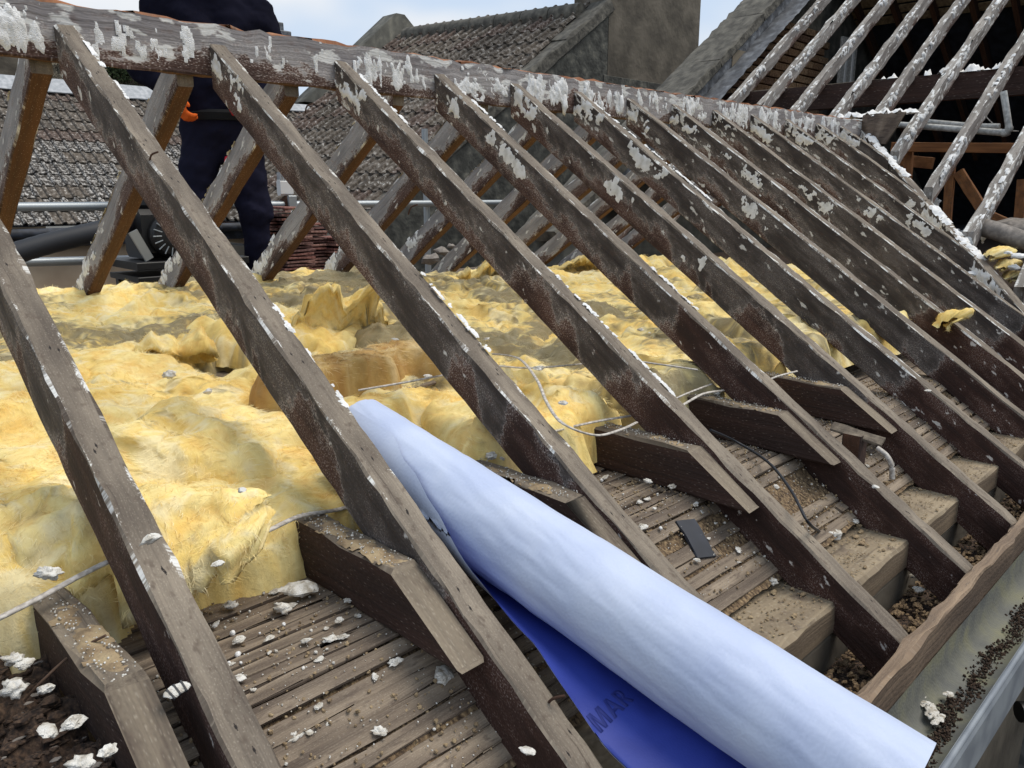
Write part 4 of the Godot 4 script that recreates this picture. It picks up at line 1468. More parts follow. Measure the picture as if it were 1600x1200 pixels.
	part("rail", beam(px_x(1395, 240, sx + 0.3), px_x(1460, 246, sx + 0.3), Vector3.UP, 0.05, 0.09, 0, 0, 4, 0.001, 4), M.newwood, w)

	# waste pipes
	var pp := thing("waste_pipe", "grey plastic waste pipe with an elbow under the wing rafters", "pipe")
	part("pipe_run", tube(smooth_path([px_x(1225, 184, 5.75), px_x(1420, 196, 5.75), px_x(1572, 208, 5.75)], 4), 0.021, 12), M.pvc, pp)
	part("elbow", tube(smooth_path([px_x(1566, 208, 5.75), px_x(1575, 206, 5.75), px_x(1577, 198, 5.75)], 4), 0.025, 12), M.pvc, pp)
	part("riser", tube(smooth_path([px_x(1577, 202, 5.75), px_x(1568, 143, 5.75)], 4), 0.021, 12), M.pvc, pp)
	solo("waste_pipe", tube(smooth_path([px_x(1440, 190, 6.0), px_x(1520, 197, 6.0), px_x(1562, 198, 6.0)], 4), 0.021, 12), M.pvc, "second straight grey pipe behind the elbowed waste pipe", "pipe")
	solo("thin_wire", tube(smooth_path([px_x(1530, 170, 6.2), px_x(1560, 200, 6.2), px_x(1592, 205, 6.2)], 5), 0.004, 6), M.cable, "thin wire hanging behind the elbowed waste pipe", "wire")
	# duct and bags lying inside the wing
	var d0 := px_x(1524, 352, 4.72)
	var dct := solo("fabric_bundle", tube(smooth_path([d0, px_x(1560, 362, 4.66), px_x(1600, 376, 4.6), px_x(1660, 392, 4.5)], 8), 0.055, 16, 0.9), M.bag, "grey brown rolled bundle lying inside the wing beside the valley", "bundle")
	solo("fabric_bundle", lump(Vector3(0.3, 0.06, 0.25), 3, 0.2, false, 20, 10), M.bag, "flat grey bundle behind the rolled bundle", "bundle", "", px_x(1600, 358, 5.1))
	for e in [[1545, 382, 0.05], [1562, 400, 0.055], [1575, 416, 0.04]]:
		var tq := px_x(e[0], e[1], 4.35)
		wool_flap("pale wool scrap %s the foot of the valley" % ["just above", "beside", "just below"][int(e[0]) % 3], tq + Vector3(-0.05, -0.04, 0.02), tq + Vector3(0.06, -0.04, -0.02), 0.9, -1.6, 0.10, 0.045, int(e[0]), 0.45, 0.0)
	for e in [[1590, 400, 0.04], [1585, 418, 0.03], [1575, 395, 0.02], [1520, 428, 0.03]]:
		solo("foam_chunk", lump(Vector3(1.2, 0.5, 1.0) * e[2], int(e[0]) + 1, 0.4, true, 10, 7), M.foam, "white foam slab lying below the rolled bundle", "foam chunk", "foam slabs in the wing", px_x(e[0], e[1], 4.3))
	solo("wing_loft_floor", box(Vector3(8.4, 0.05, 8.6), Vector3(8.2, -1.02, 2.7)), M.dirt, "dark littered loft floor of the cross wing", "loft floor")

	# gable wall of the wing: bricks inside, parapet with coping outside
	var g := thing("gable_parapet", "gable wall of the wing with weathered coping slabs climbing its slope", "parapet")
	var stw := begin()
	for s in [-1.60, -1.93]:
		var out := Vector3.BACK if s > -1.8 else Vector3.FORWARD
		quad(stw, Vector3(4.2, -6, s), Vector3(8.26, -6, s), Vector3(8.26, 1.98, s), Vector3(4.2, -0.73, s), out)
		quad(stw, Vector3(8.26, -6, s), Vector3(12.3, -6, s), Vector3(12.3, -0.73, s), Vector3(8.26, 1.98, s), out)
	quad(stw, Vector3(4.2, -6, -1.60), Vector3(4.2, -6, -1.93), Vector3(4.2, -0.73, -1.93), Vector3(4.2, -0.73, -1.60), Vector3.LEFT)
	quad(stw, Vector3(4.2, -0.73, -1.60), Vector3(4.2, -0.73, -1.93), Vector3(8.26, 1.98, -1.93), Vector3(8.26, 1.98, -1.60), Vector3.UP)
	part("wall", done(stw), M.render_mossy, g)
	for k in 6:
		var xa := 4.15 + k * 0.70
		part("coping_slab", beam(wing_pt(xa + 0.004, -1.76, 0.20), wing_pt(xa + 0.692, -1.76, 0.20), upw, 0.40, 0.09, 0, 0, 10, 0.006, 300 + k, 0.012), M.coping, g)
	part("lead_flashing", foam_patch(wing_pt(4.6, -1.59, 0.012), axw * 4.3, Vector3(0, 0, 0.20), upw, 0.02, -1.6, 880, 0.04), M.lead, g)
	part("lead_upstand", beam(wing_pt(4.6, -1.592, 0.07), wing_pt(8.2, -1.592, 0.07), Vector3.BACK, 0.12, 0.006, 0, 0, 20, 0.004, 5, 0.001), M.lead, g)
	var br := box(Vector3(0.213, 0.063, 0.05), Vector3.ZERO, 0.004)
	part("mortar_bed", box(Vector3(1.2, 1.2, 0.01), Vector3(7.0, 0.2, -1.592), 0.001), M.mortar, g)
	var row := 0
	var y := -0.62
	while y < 1.7:
		var x := 5.1 + (0.11 if row % 2 == 0 else 0.0)
		while x < 8.2:
			if y < (x - 0.1 - WX) * TP - 0.05 and y < 1.15 and y > -0.7 and (y > -0.25):
				var b := part("brick", br, M.brick[rng.randi() % 3], g)
				b.position = Vector3(x, y, -1.57 + rng.randf_range(-0.004, 0.004))
			x += 0.225
		y += 0.075
		row += 1
	# pale panel leaning inside the wing
	var pn := thing("leaning_panel", "pale grey panelled door leaning against the inside brick gable", "door", px_z(1322, 120, -1.42))
	part("leaf", box(Vector3(0.36, 0.95, 0.03), Vector3(0, -0.1, 0)), M.pvc, pn)
	for k in 2:
		part("stile", box(Vector3(0.04, 0.9, 0.01), Vector3(-0.08 + k * 0.16, -0.1, 0.022), 0.002), M.white_plastic, pn)

func make_house_walls() -> void:
	var h := thing("house_walls", "brick walls of the stripped house below the eaves", "house")
	part("front_wall", box(Vector3(5.0, 4.6, 0.13), Vector3(1.2, -3.63, 1.71)), M.render, h)
	part("back_wall", box(Vector3(6.6, 4.9, 0.2), Vector3(2.0, -3.5, -1.65)), M.dust, h)
	part("gable_wall", box(Vector3(0.2, 4.9, 3.2), Vector3(-1.35, -3.55, 0.03)), M.dust, h)
	part("wing_wall", box(Vector3(0.2, 4.9, 2.2), Vector3(4.0, -3.55, 2.9)), M.dust, h)
	part("back_eave_board", box(Vector3(5.5, 0.03, 0.2), Vector3(1.6, -1.2, -1.75)), M.dirt, h)

# ---------------------------------------------------------------- neighbours
func tile_mesh(w: float, ln: float, sd: int) -> ArrayMesh:
	var st := begin()
	var pr := PackedVector2Array()
	for h in 2:
		for e in [[0.0, 0.004], [0.30, 0.0], [0.58, 0.003], [0.62, 0.024], [0.70, 0.034], [0.82, 0.034], [0.90, 0.024], [0.94, 0.004]]:
			pr.append(Vector2((h * 0.5 + e[0] * 0.5 - 0.5) * w, e[1]))
	pr.append(Vector2(0.5 * w, 0.004))
	var n := pr.size() - 1
	for i in n:
		st.set_smooth_group(3 + i)
		var a := pr[i]
		var b := pr[i + 1]
		quad(st, Vector3(a.x, a.y + 0.016, 0), Vector3(b.x, b.y + 0.016, 0), Vector3(b.x, b.y - 0.010, -ln), Vector3(a.x, a.y - 0.010, -ln), Vector3.UP)
	st.set_smooth_group(2)
	for i in n:
		var a := pr[i]
		var b := pr[i + 1]
		quad(st, Vector3(a.x, a.y + 0.016, 0), Vector3(b.x, b.y + 0.016, 0), Vector3(b.x, b.y - 0.006, 0), Vector3(a.x, a.y - 0.006, 0), Vector3.BACK)
	return done(st)

func tile_slope(parent: Node3D, origin: Vector3, along: Vector3, upslope: Vector3, nx: int, ny: int, mats: Array, top_len := 99.0, low_mats: Array = []) -> void:
	var nrm := upslope.cross(along).normalized()
	if nrm.y < 0:
		nrm = -nrm
	var tw := 0.30
	var ex := 0.285
	var tm := tile_mesh(tw + 0.006, 0.35, 1)
	for j in ny:
		for i in nx:
			if j * ex > top_len:
				continue
			var t := part("roof_tile", tm, low_mats[rng.randi() % low_mats.size()] if j < 7 and low_mats.size() > 0 else mats[(rng.randi() % mats.size())], parent)
			var bz := -upslope
			var bx := along
			if bx.cross(nrm).dot(bz) < 0:
				bx = -bx
			t.transform = Transform3D(Basis(bx, nrm, bz), origin + along * (i + 0.5) * tw + upslope * (j * ex) + nrm * (0.02 + rng.randf_range(-0.004, 0.004)))

func make_neighbours() -> void:
	# long tiled roof across the gap
	var n := thing("neighbour_house", "long house across the gap with lichen spotted tiles and a tan wall", "house")
	var e0 := Vector3(1.6, -0.87, -9.0)
	var upn := Vector3(0, SP, -CP)
	tile_slope(n, e0, Vector3.RIGHT, upn, 24, 12, [M.tile[0], M.tile[1], M.tile[2]], 99.0, [M.tile_lichen, M.tile_lichen, M.tile[1]])
	var st := begin()
	quad(st, e0 + Vector3(-3, 0, 0), e0 + Vector3(9, 0, 0), e0 + Vector3(9, 0, 0) + upn * 3.5, e0 + Vector3(-3, 0, 0) + upn * 3.5, Vector3.UP)
	part("roof_deck", done(st), M.black_felt, n)
	part("wall", box(Vector3(12.0, 5.0, 0.2), Vector3(4.6, -3.55, -9.25)), M.beige, n)
	part("eaves_gutter", tube(PackedVector3Array([Vector3(-1.4, -0.95, -8.93), Vector3(10.6, -0.95, -8.93)]), 0.06, 12), M.black_felt, n)
	part("fascia_board", box(Vector3(12.0, 0.22, 0.03), Vector3(4.6, -1.02, -9.02)), M.black_felt, n)
	part("ridge_flashing", beam(Vector3(-1.4, 1.16, -11.88), Vector3(10.6, 1.16, -11.88), Vector3(0, CP, SP), 0.42, 0.02, 0, 0, 20, 0.006, 8), M.flashing, n)
	# stone wall and dark wall further back
	var s := thing("stone_wall", "rough stone garden wall with ivy beyond the tiled roof", "wall", Vector3(6.5, 0, -14.0))
	part("masonry", lump_wall(5.0, 1.75, 0.4), M.stone, s)
	var xi := []
	for i in 700:
		xi.append(Transform3D(rot_any().scaled(Vector3.ONE * rng.randf_range(0.6, 1.4)), Vector3(rng.randfn(-0.9, 0.25), rng.randfn(1.72, 0.10), 0.25 + rng.randf() * 0.1)))
	mm("ivy_leaves", lump(Vector3(0.03, 0.008, 0.03), 2, 0.2, true, 5, 3), M.hedge, xi, s)
	var dw := thing("slate_building", "dark slate clad building behind the tiled roof", "building", Vector3(2.6, 0, -14.2))
	part("cladding", box(Vector3(2.6, 8.0, 0.5), Vector3(0.1, -2.0, 0)), M.render, dw)
	part("sill_flashing", box(Vector3(2.7, 0.06, 0.6), Vector3(0.1, 1.22, 0.05)), M.flashing, dw)

	# short cross gable with the big chimney
	var c := thing("cross_gable_house", "house with ribbed grey roof tiles, stone skews and a broad rendered chimney", "house")
	var ra := Vector3(7.09, 1.52, -3.95)
	var rbk := Vector3(6.76, 1.58, -6.75)
	var al := (rbk - ra).normalized()
	var dn := Vector3(-CP, -SP, 0)
	var ups := (-dn - al * (-dn).dot(al)).normalized()
	var len_s := 4.1
	tile_slope(c, ra - ups * len_s, al, ups, 10, 15, [M.tile[0], M.tile[1], M.tile[2], M.tile[1]], len_s - 0.1)
	var sd := begin()
	quad(sd, ra, rbk, rbk - ups * len_s, ra - ups * len_s, Vector3(-0.5, 1, 0))
	quad(sd, ra, rbk, rbk + Vector3(3.4, -2.3, 0), ra + Vector3(3.4, -2.3, 0), Vector3(0.5, 1, 0))
	part("roof_deck", done(sd), M.black_felt, c)
	for k in 7:
		var p0 := ra.lerp(rbk, k / 7.0) + Vector3(0, 0.0, 0)
		var p1 := ra.lerp(rbk, (k + 0.97) / 7.0)
		var pp := PackedVector3Array()
		for q in 5:
			pp.append(p0.lerp(p1, q / 4.0) + Vector3(0, 0.0, 0))
		part("ridge_tile", tube(pp, 0.12, 14, 0.95), M.coping, c)
	# gable wall with sloping skews
	var gz := -3.7
	var gx := 3.5
	var gy := 1.52 - (7.09 - gx) * TP
	var gw := begin()
	for zz in [gz, gz - 0.22]:
		quad(gw, Vector3(gx, -6, zz), Vector3(7.27, -6, zz), Vector3(7.27, 1.62, zz), Vector3(gx, gy + 0.02, zz), Vector3.BACK if zz == gz else Vector3.FORWARD)
	quad(gw, Vector3(gx, -6, gz), Vector3(gx, -6, gz - 0.22), Vector3(gx, gy, gz - 0.22), Vector3(gx, gy, gz), Vector3.LEFT)
	part("gable_wall", done(gw), M.render_mossy, c)
	for k in 5:
		var f0 := k / 5.0
		var f1 := (k + 0.99) / 5.0
		var q0 := Vector3(lerpf(7.27, gx, f0), 1.66 - (7.27 - lerpf(7.27, gx, f0)) * TP, gz - 0.13)
		var q1 := Vector3(lerpf(7.27, gx, f1), 1.66 - (7.27 - lerpf(7.27, gx, f1)) * TP, gz - 0.13)
		part("skew_stone", beam(q1, q0, Vector3(-SP, CP, 0), 0.32, 0.14, 0, 0, 8, 0.008, 40 + k, 0.02), M.coping, c)
	part("side_wall", box(Vector3(0.2, 5.4, 3.0), Vector3(3.75, -3.7, -5.3)), M.render, c)
	# far gable tip
	var tipb := begin()
	for zz in [-6.85, -7.15]:
		quad(tipb, Vector3(5.2, 0.65, zz), Vector3(8.3, 0.65, zz), Vector3(6.82, 1.88, zz), Vector3(6.68, 1.88, zz), Vector3.BACK if zz == -6.85 else Vector3.FORWARD)
	quad(tipb, Vector3(5.2, 0.65, -6.85), Vector3(6.68, 1.88, -6.85), Vector3(6.68, 1.88, -7.15), Vector3(5.2, 0.65, -7.15), Vector3(-1, 1, 0))
	quad(tipb, Vector3(8.3, 0.65, -6.85), Vector3(6.82, 1.88, -6.85), Vector3(6.82, 1.88, -7.15), Vector3(8.3, 0.65, -7.15), Vector3(1, 1, 0))
	quad(tipb, Vector3(6.68, 1.88, -6.85), Vector3(6.82, 1.88, -6.85), Vector3(6.82, 1.88, -7.15), Vector3(6.68, 1.88, -7.15), Vector3.UP)
	part("far_gable", done(tipb), M.render_mossy, c)
	# chimney stack
	var ch := part("chimney", box(Vector3(1.86, 9.6, 0.52), Vector3(8.2, -1.2, -3.955), 0.03), M.render, c)
	part("chimney_base", box(Vector3(2.2, 6.9, 0.56), Vector3(8.30, -2.55, -3.97), 0.05), M.render_mossy, ch)
	part("chimney_cap", box(Vector3(2.1, 0.18, 0.75), Vector3(8.2, 3.65, -3.955), 0.02), M.coping, ch)

	# far chimney with pots behind the worker
	var fc := thing("far_chimney", "far brick chimney with blue grey capping and red and buff pots", "chimney", px_z(360, 45, -13.0))
	part("stack", box(Vector3(1.5, 7.0, 0.9), Vector3(0, -3.6, 0)), M.brick[2], fc)
	part("lower_ledge", box(Vector3(1.9, 0.14, 1.2), Vector3(0, -0.07, 0), 0.02), M.lead, fc)
	part("upper_ledge", box(Vector3(1.7, 0.16, 1.0), Vector3(0, 0.08, 0), 0.02), M.lead, fc)
	var fl := begin()
	var fb := [Vector3(-0.8, 0.16, -0.45), Vector3(0.8, 0.16, -0.45), Vector3(0.8, 0.16, 0.45), Vector3(-0.8, 0.16, 0.45)]
	var ft := [Vector3(-0.55, 0.42, -0.2), Vector3(0.55, 0.42, -0.2), Vector3(0.55, 0.42, 0.2), Vector3(-0.55, 0.42, 0.2)]
	for k in 4:
		var k2 := (k + 1) % 4
		quad(fl, fb[k], fb[k2], ft[k2], ft[k], fb[k] + fb[k2])
	quad(fl, ft[0], ft[1], ft[2], ft[3], Vector3.UP)
	part("flaunching", done(fl), M.lead, fc)
	for k in 3:
		var pot := part("chimney_pot", lathe([Vector2(0.13, 0), Vector2(0.12, 0.05), Vector2(0.105, 0.5), Vector2(0.125, 0.52), Vector2(0.125, 0.58), Vector2(0.09, 0.58), Vector2(0.09, 0.4)], 16), [M.clay[0], M.clay[0], M.dust][k], fc)
		pot.position = Vector3([0.08, 0.30, 0.52][k], 0.36, 0.0)

func lump_wall(w: float, h: float, t: float) -> ArrayMesh:
	var st := begin()
	var nx := 90
	var ny := 30
	st.set_smooth_group(1)
	var f := func(i: int, j: int) -> Vector3:
		var x := (float(i) / nx - 0.5) * w
		var y: float = lerpf(-0.2, h, float(j) / ny) + 0.05 * n3(Vector3(x * 60.0, 2, 2)) * (float(j) / ny)
		var b := n3(Vector3(x * 70.0, y * 110.0, 5)) * 0.06 + n3(Vector3(x * 200.0, y * 260.0, 9)) * 0.03
		return Vector3(x, y, t * 0.5 + b)
	for i in nx:
		for j in ny:
			quad(st, f.call(i, j), f.call(i + 1, j), f.call(i + 1, j + 1), f.call(i, j + 1), Vector3.BACK)
	for i in nx:
		var a: Vector3 = f.call(i, ny)
		var b: Vector3 = f.call(i + 1, ny)
		quad(st, a, b, b - Vector3(0, 0, t), a - Vector3(0, 0, t), Vector3.UP)
	return done(st)

# ---------------------------------------------------------------- scaffold side behind the roof
func make_scaffold() -> void:
	var zt := -2.4
	var a := px_z(-60, 322, zt)
	var b := px_z(930, 322, zt)
	solo("scaffold_tube", tube(PackedVector3Array([Vector3(a.x, -0.505, zt), Vector3(b.x, -0.53, zt)]), 0.024, 14), M.galv, "galvanised scaffold guard tube running behind the worker", "scaffold tube")
	var c := px_z(-40, 412, zt)
	var d := px_z(260, 404, zt)
	solo("scaffold_tube", tube(PackedVector3Array([c, d]), 0.024, 14), M.galv, "lower scaffold tube under the black hose", "scaffold tube")
	var e := px_z(664, 170, -2.45)
	solo("scaffold_tube", tube(PackedVector3Array([Vector3(e.x, 0.02, -2.46), Vector3(e.x, -3.0, -2.46)]), 0.024, 14), M.galv, "upright scaffold tube showing beyond the third back rafter", "scaffold tube")
	var cl := thing("tube_coupler", "rusty coupler with a pale bristle head on the guard tube", "coupler", px_z(447, 318, zt))
	part("coupler_body", lump(Vector3(0.045, 0.05, 0.045), 6, 0.15, true, 12, 8), M.joist[0], cl)
	part("plate", box(Vector3(0.055, 0.10, 0.02), Vector3(0.02, 0.0, 0.045)), M.galv, cl)
	part("head_block", box(Vector3(0.09, 0.10, 0.05), Vector3(0.0, 0.10, 0.0), 0.012), M.white_plastic, cl)
	for k in 6:
		part("bristle_row", box(Vector3(0.010, 0.05, 0.045), Vector3(-0.036 + k * 0.0145, 0.17, 0.0), 0.002), M.flashing, cl)
	# deck boards
	var dk := thing("scaffold_deck", "scaffold platform of timber boards behind the eaves", "scaffold deck")
	for k in 4:
		part("deck_board", beam(Vector3(-1.2, DECK, -2.02 - k * 0.232), Vector3(5.0, DECK, -2.02 - k * 0.232), Vector3.UP, 0.225, 0.038, 0, 0, 12, 0.003, 60 + k), M.lath[0], dk)
	# black hose
	var hs := [px_z(-60, 428, -2.15), px_z(0, 404, -2.15), px_z(70, 382, -2.15), px_z(150, 362, -2.15), px_z(215, 345, -2.2)]
	solo("black_hose", tube(smooth_path(hs, 8), 0.052, 14, 1.0, 0.03), M.rubber, "thick black ribbed hose slanting up to the machine", "hose")
	# machine
	var m := thing("engine", "black petrol engine with fan cowl and cream tank on a steel frame", "engine", Vector3(px_z(250, 380, -2.15).x, DECK, -2.15))
	part("frame_plate", box(Vector3(0.62, 0.04, 0.42), Vector3(0.1, 0.27, 0)), M.black_metal, m)
	part("frame_plate", box(Vector3(0.62, 0.03, 0.42), Vector3(0.1, 0.20, 0)), M.black_metal, m)
	for k in 4:
		part("leg", box(Vector3(0.04, 0.19, 0.04), Vector3(-0.17 + 0.54 * (k % 2), 0.095, -0.17 + 0.34 * (k / 2))), M.black_metal, m)
	part("crankcase", box(Vector3(0.30, 0.26, 0.26), Vector3(0.02, 0.43, -0.02), 0.03), M.black_metal, m)
	var cw := part("fan_cowl", lathe([Vector2(0.0, 0.06), Vector2(0.05, 0.06), Vector2(0.10, 0.05), Vector2(0.115, 0.03), Vector2(0.115, 0.0)], 20), M.black_metal, m)
	cw.position = Vector3(0.01, 0.42, 0.115)
	cw.rotation.x = PI * 0.5
	for k in 18:
		var fb := part("cooling_slot", box(Vector3(0.045, 0.006, 0.006), Vector3(0.085, 0.055, 0), 0.001), M.galv, cw)
		fb.basis = Basis(Vector3.UP, TAU * k / 18.0)
	part("cylinder_head", lump(Vector3(0.13, 0.08, 0.11), 9, 0.2, true, 12, 8), M.black_metal, m).position = Vector3(0.0, 0.58, -0.02)
	part("tank", box(Vector3(0.12, 0.13, 0.16), Vector3(0.24, 0.44, 0.02), 0.03), M.cream, m)
	part("top_plate", beam(Vector3(-0.14, 0.70, 0), Vector3(0.14, 0.66, 0), Vector3.UP, 0.2, 0.02, 0, 0, 4, 0.001, 3), M.steel, m)
	part("bracket", beam(Vector3(-0.12, 0.30, 0.15), Vector3(-0.19, 0.45, 0.15), Vector3.BACK, 0.05, 0.01, 0, 0, 2, 0.0, 3), M.steel, m)
	# stacks of lifted tiles
	var tl := box(Vector3(0.19, 0.013, 0.26), Vector3.ZERO, 0.002)
	var k2 := 0
	for e2 in [[452, 26, 0.0], [478, 21, 0.1], [528, 17, 0.0], [556, 15, 0.05], [425, 24, 0.1]]:
		var base := px_z(e2[0], 400, -2.2 - e2[2])
		var sk := thing("tile_stack", ["stack of lifted red brown tiles beside the worker's leg", "middle stack of lifted tiles under the guard tube", "low stack of plum red tiles beyond a back rafter", "lowest stack of lifted tiles further along the deck", "tile stack hidden mostly behind the worker's leg"][k2], "tile stack", Vector3(base.x, DECK, base.z), "stacks of lifted tiles")
		for j in e2[1]:
			var t := part("tile", tl, M.clay[rng.randi() % 3], sk)
			t.position = Vector3(rng.randf_range(-0.02, 0.02), 0.012 + j * 0.0215, rng.randf_range(-0.012, 0.012))
			t.rotation = Vector3(rng.randf_range(-0.02, 0.02), rng.randf_range(-0.06, 0.06), rng.randf_range(-0.03, 0.03))
		k2 += 1
	for e3 in [[690, 392, 0.05], [700, 402, 0.04], [672, 405, 0.06], [610, 412, 0.04], [705, 385, 0.03]]:
		var p := px_z(e3[0], e3[1], -2.0)
		solo("rubble_lump", lump(Vector3(1.4, 0.7, 1.0) * e3[2], int(e3[0]), 0.3, true, 10, 7), M.bag, "pale rubble lump at the back edge of the roof", "rubble", "rubble lumps at the back eaves", p)
	# the end of a tube on the near scaffold, below the gutter
	var q := px_y(1592, 1112, -1.62)
	solo("scaffold_tube", tube(PackedVector3Array([q, q + Vector3(0.45, 0.0, 0.5)]), 0.024, 14), M.black_metal, "dark tube end poking out below the gutter", "scaffold tube")

# ---------------------------------------------------------------- the worker
func sdf_mesh(bones: Array, cell: float, k: float, st: SurfaceTool, col: Callable, fold := 0.0) -> void:
	var lo := Vector3.ONE * 99.0
	var hi := -lo
	for b in bones:
		var m: float = maxf(b[2], b[3]) + k + cell * 2.0
		for e in 2:
			lo = lo.min(b[e] - Vector3.ONE * m)
			hi = hi.max(b[e] + Vector3.ONE * m)
	var nx := int((hi.x - lo.x) / cell) + 2
	var ny := int((hi.y - lo.y) / cell) + 2
	var nz := int((hi.z - lo.z) / cell) + 2
	var F := PackedFloat32Array()
	F.resize(nx * ny * nz)
	F.fill(1.0)
	for b in bones:
		var a: Vector3 = b[0]
		var c: Vector3 = b[1]
		var m: float = maxf(b[2], b[3]) + k + cell * 2.0
		var l := ((a.min(c) - Vector3.ONE * m - lo) / cell).floor().max(Vector3.ZERO)
		var h := ((a.max(c) + Vector3.ONE * m - lo) / cell).ceil()
		var ac := c - a
		var al := maxf(ac.length_squared(), 1e-9)
		for ix in range(int(l.x), mini(int(h.x) + 1, nx)):
			for iy in range(int(l.y), mini(int(h.y) + 1, ny)):
				for iz in range(int(l.z), mini(int(h.z) + 1, nz)):
					var p := lo + Vector3(ix, iy, iz) * cell
					var t := clampf((p - a).dot(ac) / al, 0.0, 1.0)
					var d: float = p.distance_to(a + ac * t) - lerpf(b[2], b[3], t)
					var id := (ix * ny + iy) * nz + iz
					var o := F[id]
					var hh := clampf(0.5 + 0.5 * (o - d) / k, 0.0, 1.0)
					F[id] = lerpf(o, d, hh) - k * hh * (1.0 - hh)
	if fold > 0.0:
		for ix in nx:
			for iy in ny:
				for iz in nz:
					var fid := (ix * ny + iy) * nz + iz
					if absf(F[fid]) < 0.06:
						var fp := lo + Vector3(ix, iy, iz) * cell
						F[fid] += fold * (n3(Vector3(fp.x * 55.0, fp.y * 120.0 + fp.x * 40.0, fp.z * 55.0)) + 0.5 * n3(Vector3(fp.x * 130.0, fp.y * 210.0 - fp.x * 90.0, fp.z * 130.0)))
	var V := {}
	var corners := [Vector3i(0, 0, 0), Vector3i(1, 0, 0), Vector3i(0, 1, 0), Vector3i(1, 1, 0), Vector3i(0, 0, 1), Vector3i(1, 0, 1), Vector3i(0, 1, 1), Vector3i(1, 1, 1)]
	var edges := [[0, 1], [2, 3], [4, 5], [6, 7], [0, 2], [1, 3], [4, 6], [5, 7], [0, 4], [1, 5], [2, 6], [3, 7]]
	for ix in nx - 1:
		for iy in ny - 1:
			for iz in nz - 1:
				var id := (ix * ny + iy) * nz + iz
				var f0 := F[id]
				if absf(f0) > cell * 5.0:
					continue
				var vals := PackedFloat32Array()
				var neg := 0
				for c in corners:
					var v := F[((ix + c.x) * ny + iy + c.y) * nz + iz + c.z]
					vals.append(v)
					if v < 0.0:
						neg += 1
				if neg == 0 or neg == 8:
					continue
				var s := Vector3.ZERO
				var n := 0
				for e in edges:
					var va := vals[e[0]]
					var vb := vals[e[1]]
					if (va < 0.0) != (vb < 0.0):
						s += Vector3(corners[e[0]]).lerp(Vector3(corners[e[1]]), va / (va - vb))
						n += 1
				V[id] = lo + (Vector3(ix, iy, iz) + s / n) * cell
	st.set_smooth_group(1)
	var dirs := [[Vector3i(1, 0, 0), Vector3i(0, 1, 0), Vector3i(0, 0, 1)], [Vector3i(0, 1, 0), Vector3i(0, 0, 1), Vector3i(1, 0, 0)], [Vector3i(0, 0, 1), Vector3i(1, 0, 0), Vector3i(0, 1, 0)]]
	for ix in range(1, nx - 1):
		for iy in range(1, ny - 1):
			for iz in range(1, nz - 1):
				var id := (ix * ny + iy) * nz + iz
				if not V.has(id):
					continue
				for d in dirs:
					var e: Vector3i = d[0]
					var u: Vector3i = d[1]
					var w: Vector3i = d[2]
					var id2 := ((ix + e.x) * ny + iy + e.y) * nz + iz + e.z
					if (F[id] < 0.0) == (F[id2] < 0.0):
						continue
					var ids := []
					for o in [Vector3i.ZERO, -u, -u - w, -w]:
						ids.append(((ix + o.x) * ny + iy + o.y) * nz + iz + o.z)
					var ok := true
					for q in ids:
						if not V.has(q):
							ok = false
					if not ok:
						continue
					var pts := [V[ids[0]], V[ids[1]], V[ids[2]], V[ids[3]]]
					if F[id] < 0.0:
						pts = [pts[0], pts[3], pts[2], pts[1]]
					for q in [0, 1, 2, 0, 2, 3]:
						st.set_color(col.call(pts[q]))
						st.set_uv(Vector2.ZERO)
						st.add_vertex(pts[q])

func hand_bones(wrist: Vector3, fwd: Vector3, palm_n: Vector3, side: Vector3) -> Array:
	# wrist, direction of the fingers, palm normal, thumb side
	var b := []
	var pc := wrist + fwd * 0.045
	for k in 4:
		var off := (k - 1.5) * 0.021
		b.append([wrist + side * off * -0.6, wrist + fwd * 0.09 - side * off, 0.017, 0.014])
		var base := wrist + fwd * 0.09 - side * off
		var ln: float = [0.066, 0.076, 0.072, 0.056][k]
		var p1 := base + (fwd * 0.85 + palm_n * 0.45).normalized() * ln * 0.5
		var p2 := p1 + (fwd * 0.35 + palm_n * 0.9).normalized() * ln * 0.32
		var p3 := p2 + (fwd * -0.25 + palm_n * 0.9).normalized() * ln * 0.28
		b.append([base, p1, 0.0115, 0.0105])
		b.append([p1, p2, 0.0105, 0.0098])
		b.append([p2, p3, 0.0098, 0.009])
	var tb := wrist + fwd * 0.03 + side * 0.03
	var t1 := tb + (side * 0.7 + fwd * 0.6 + palm_n * 0.3).normalized() * 0.04
	var t2 := t1 + (fwd * 0.9 + palm_n * 0.4).normalized() * 0.03
	b.append([pc, tb, 0.02, 0.016])
	b.append([tb, t1, 0.015, 0.0125])
	b.append([t1, t2, 0.0125, 0.0105])
	return b

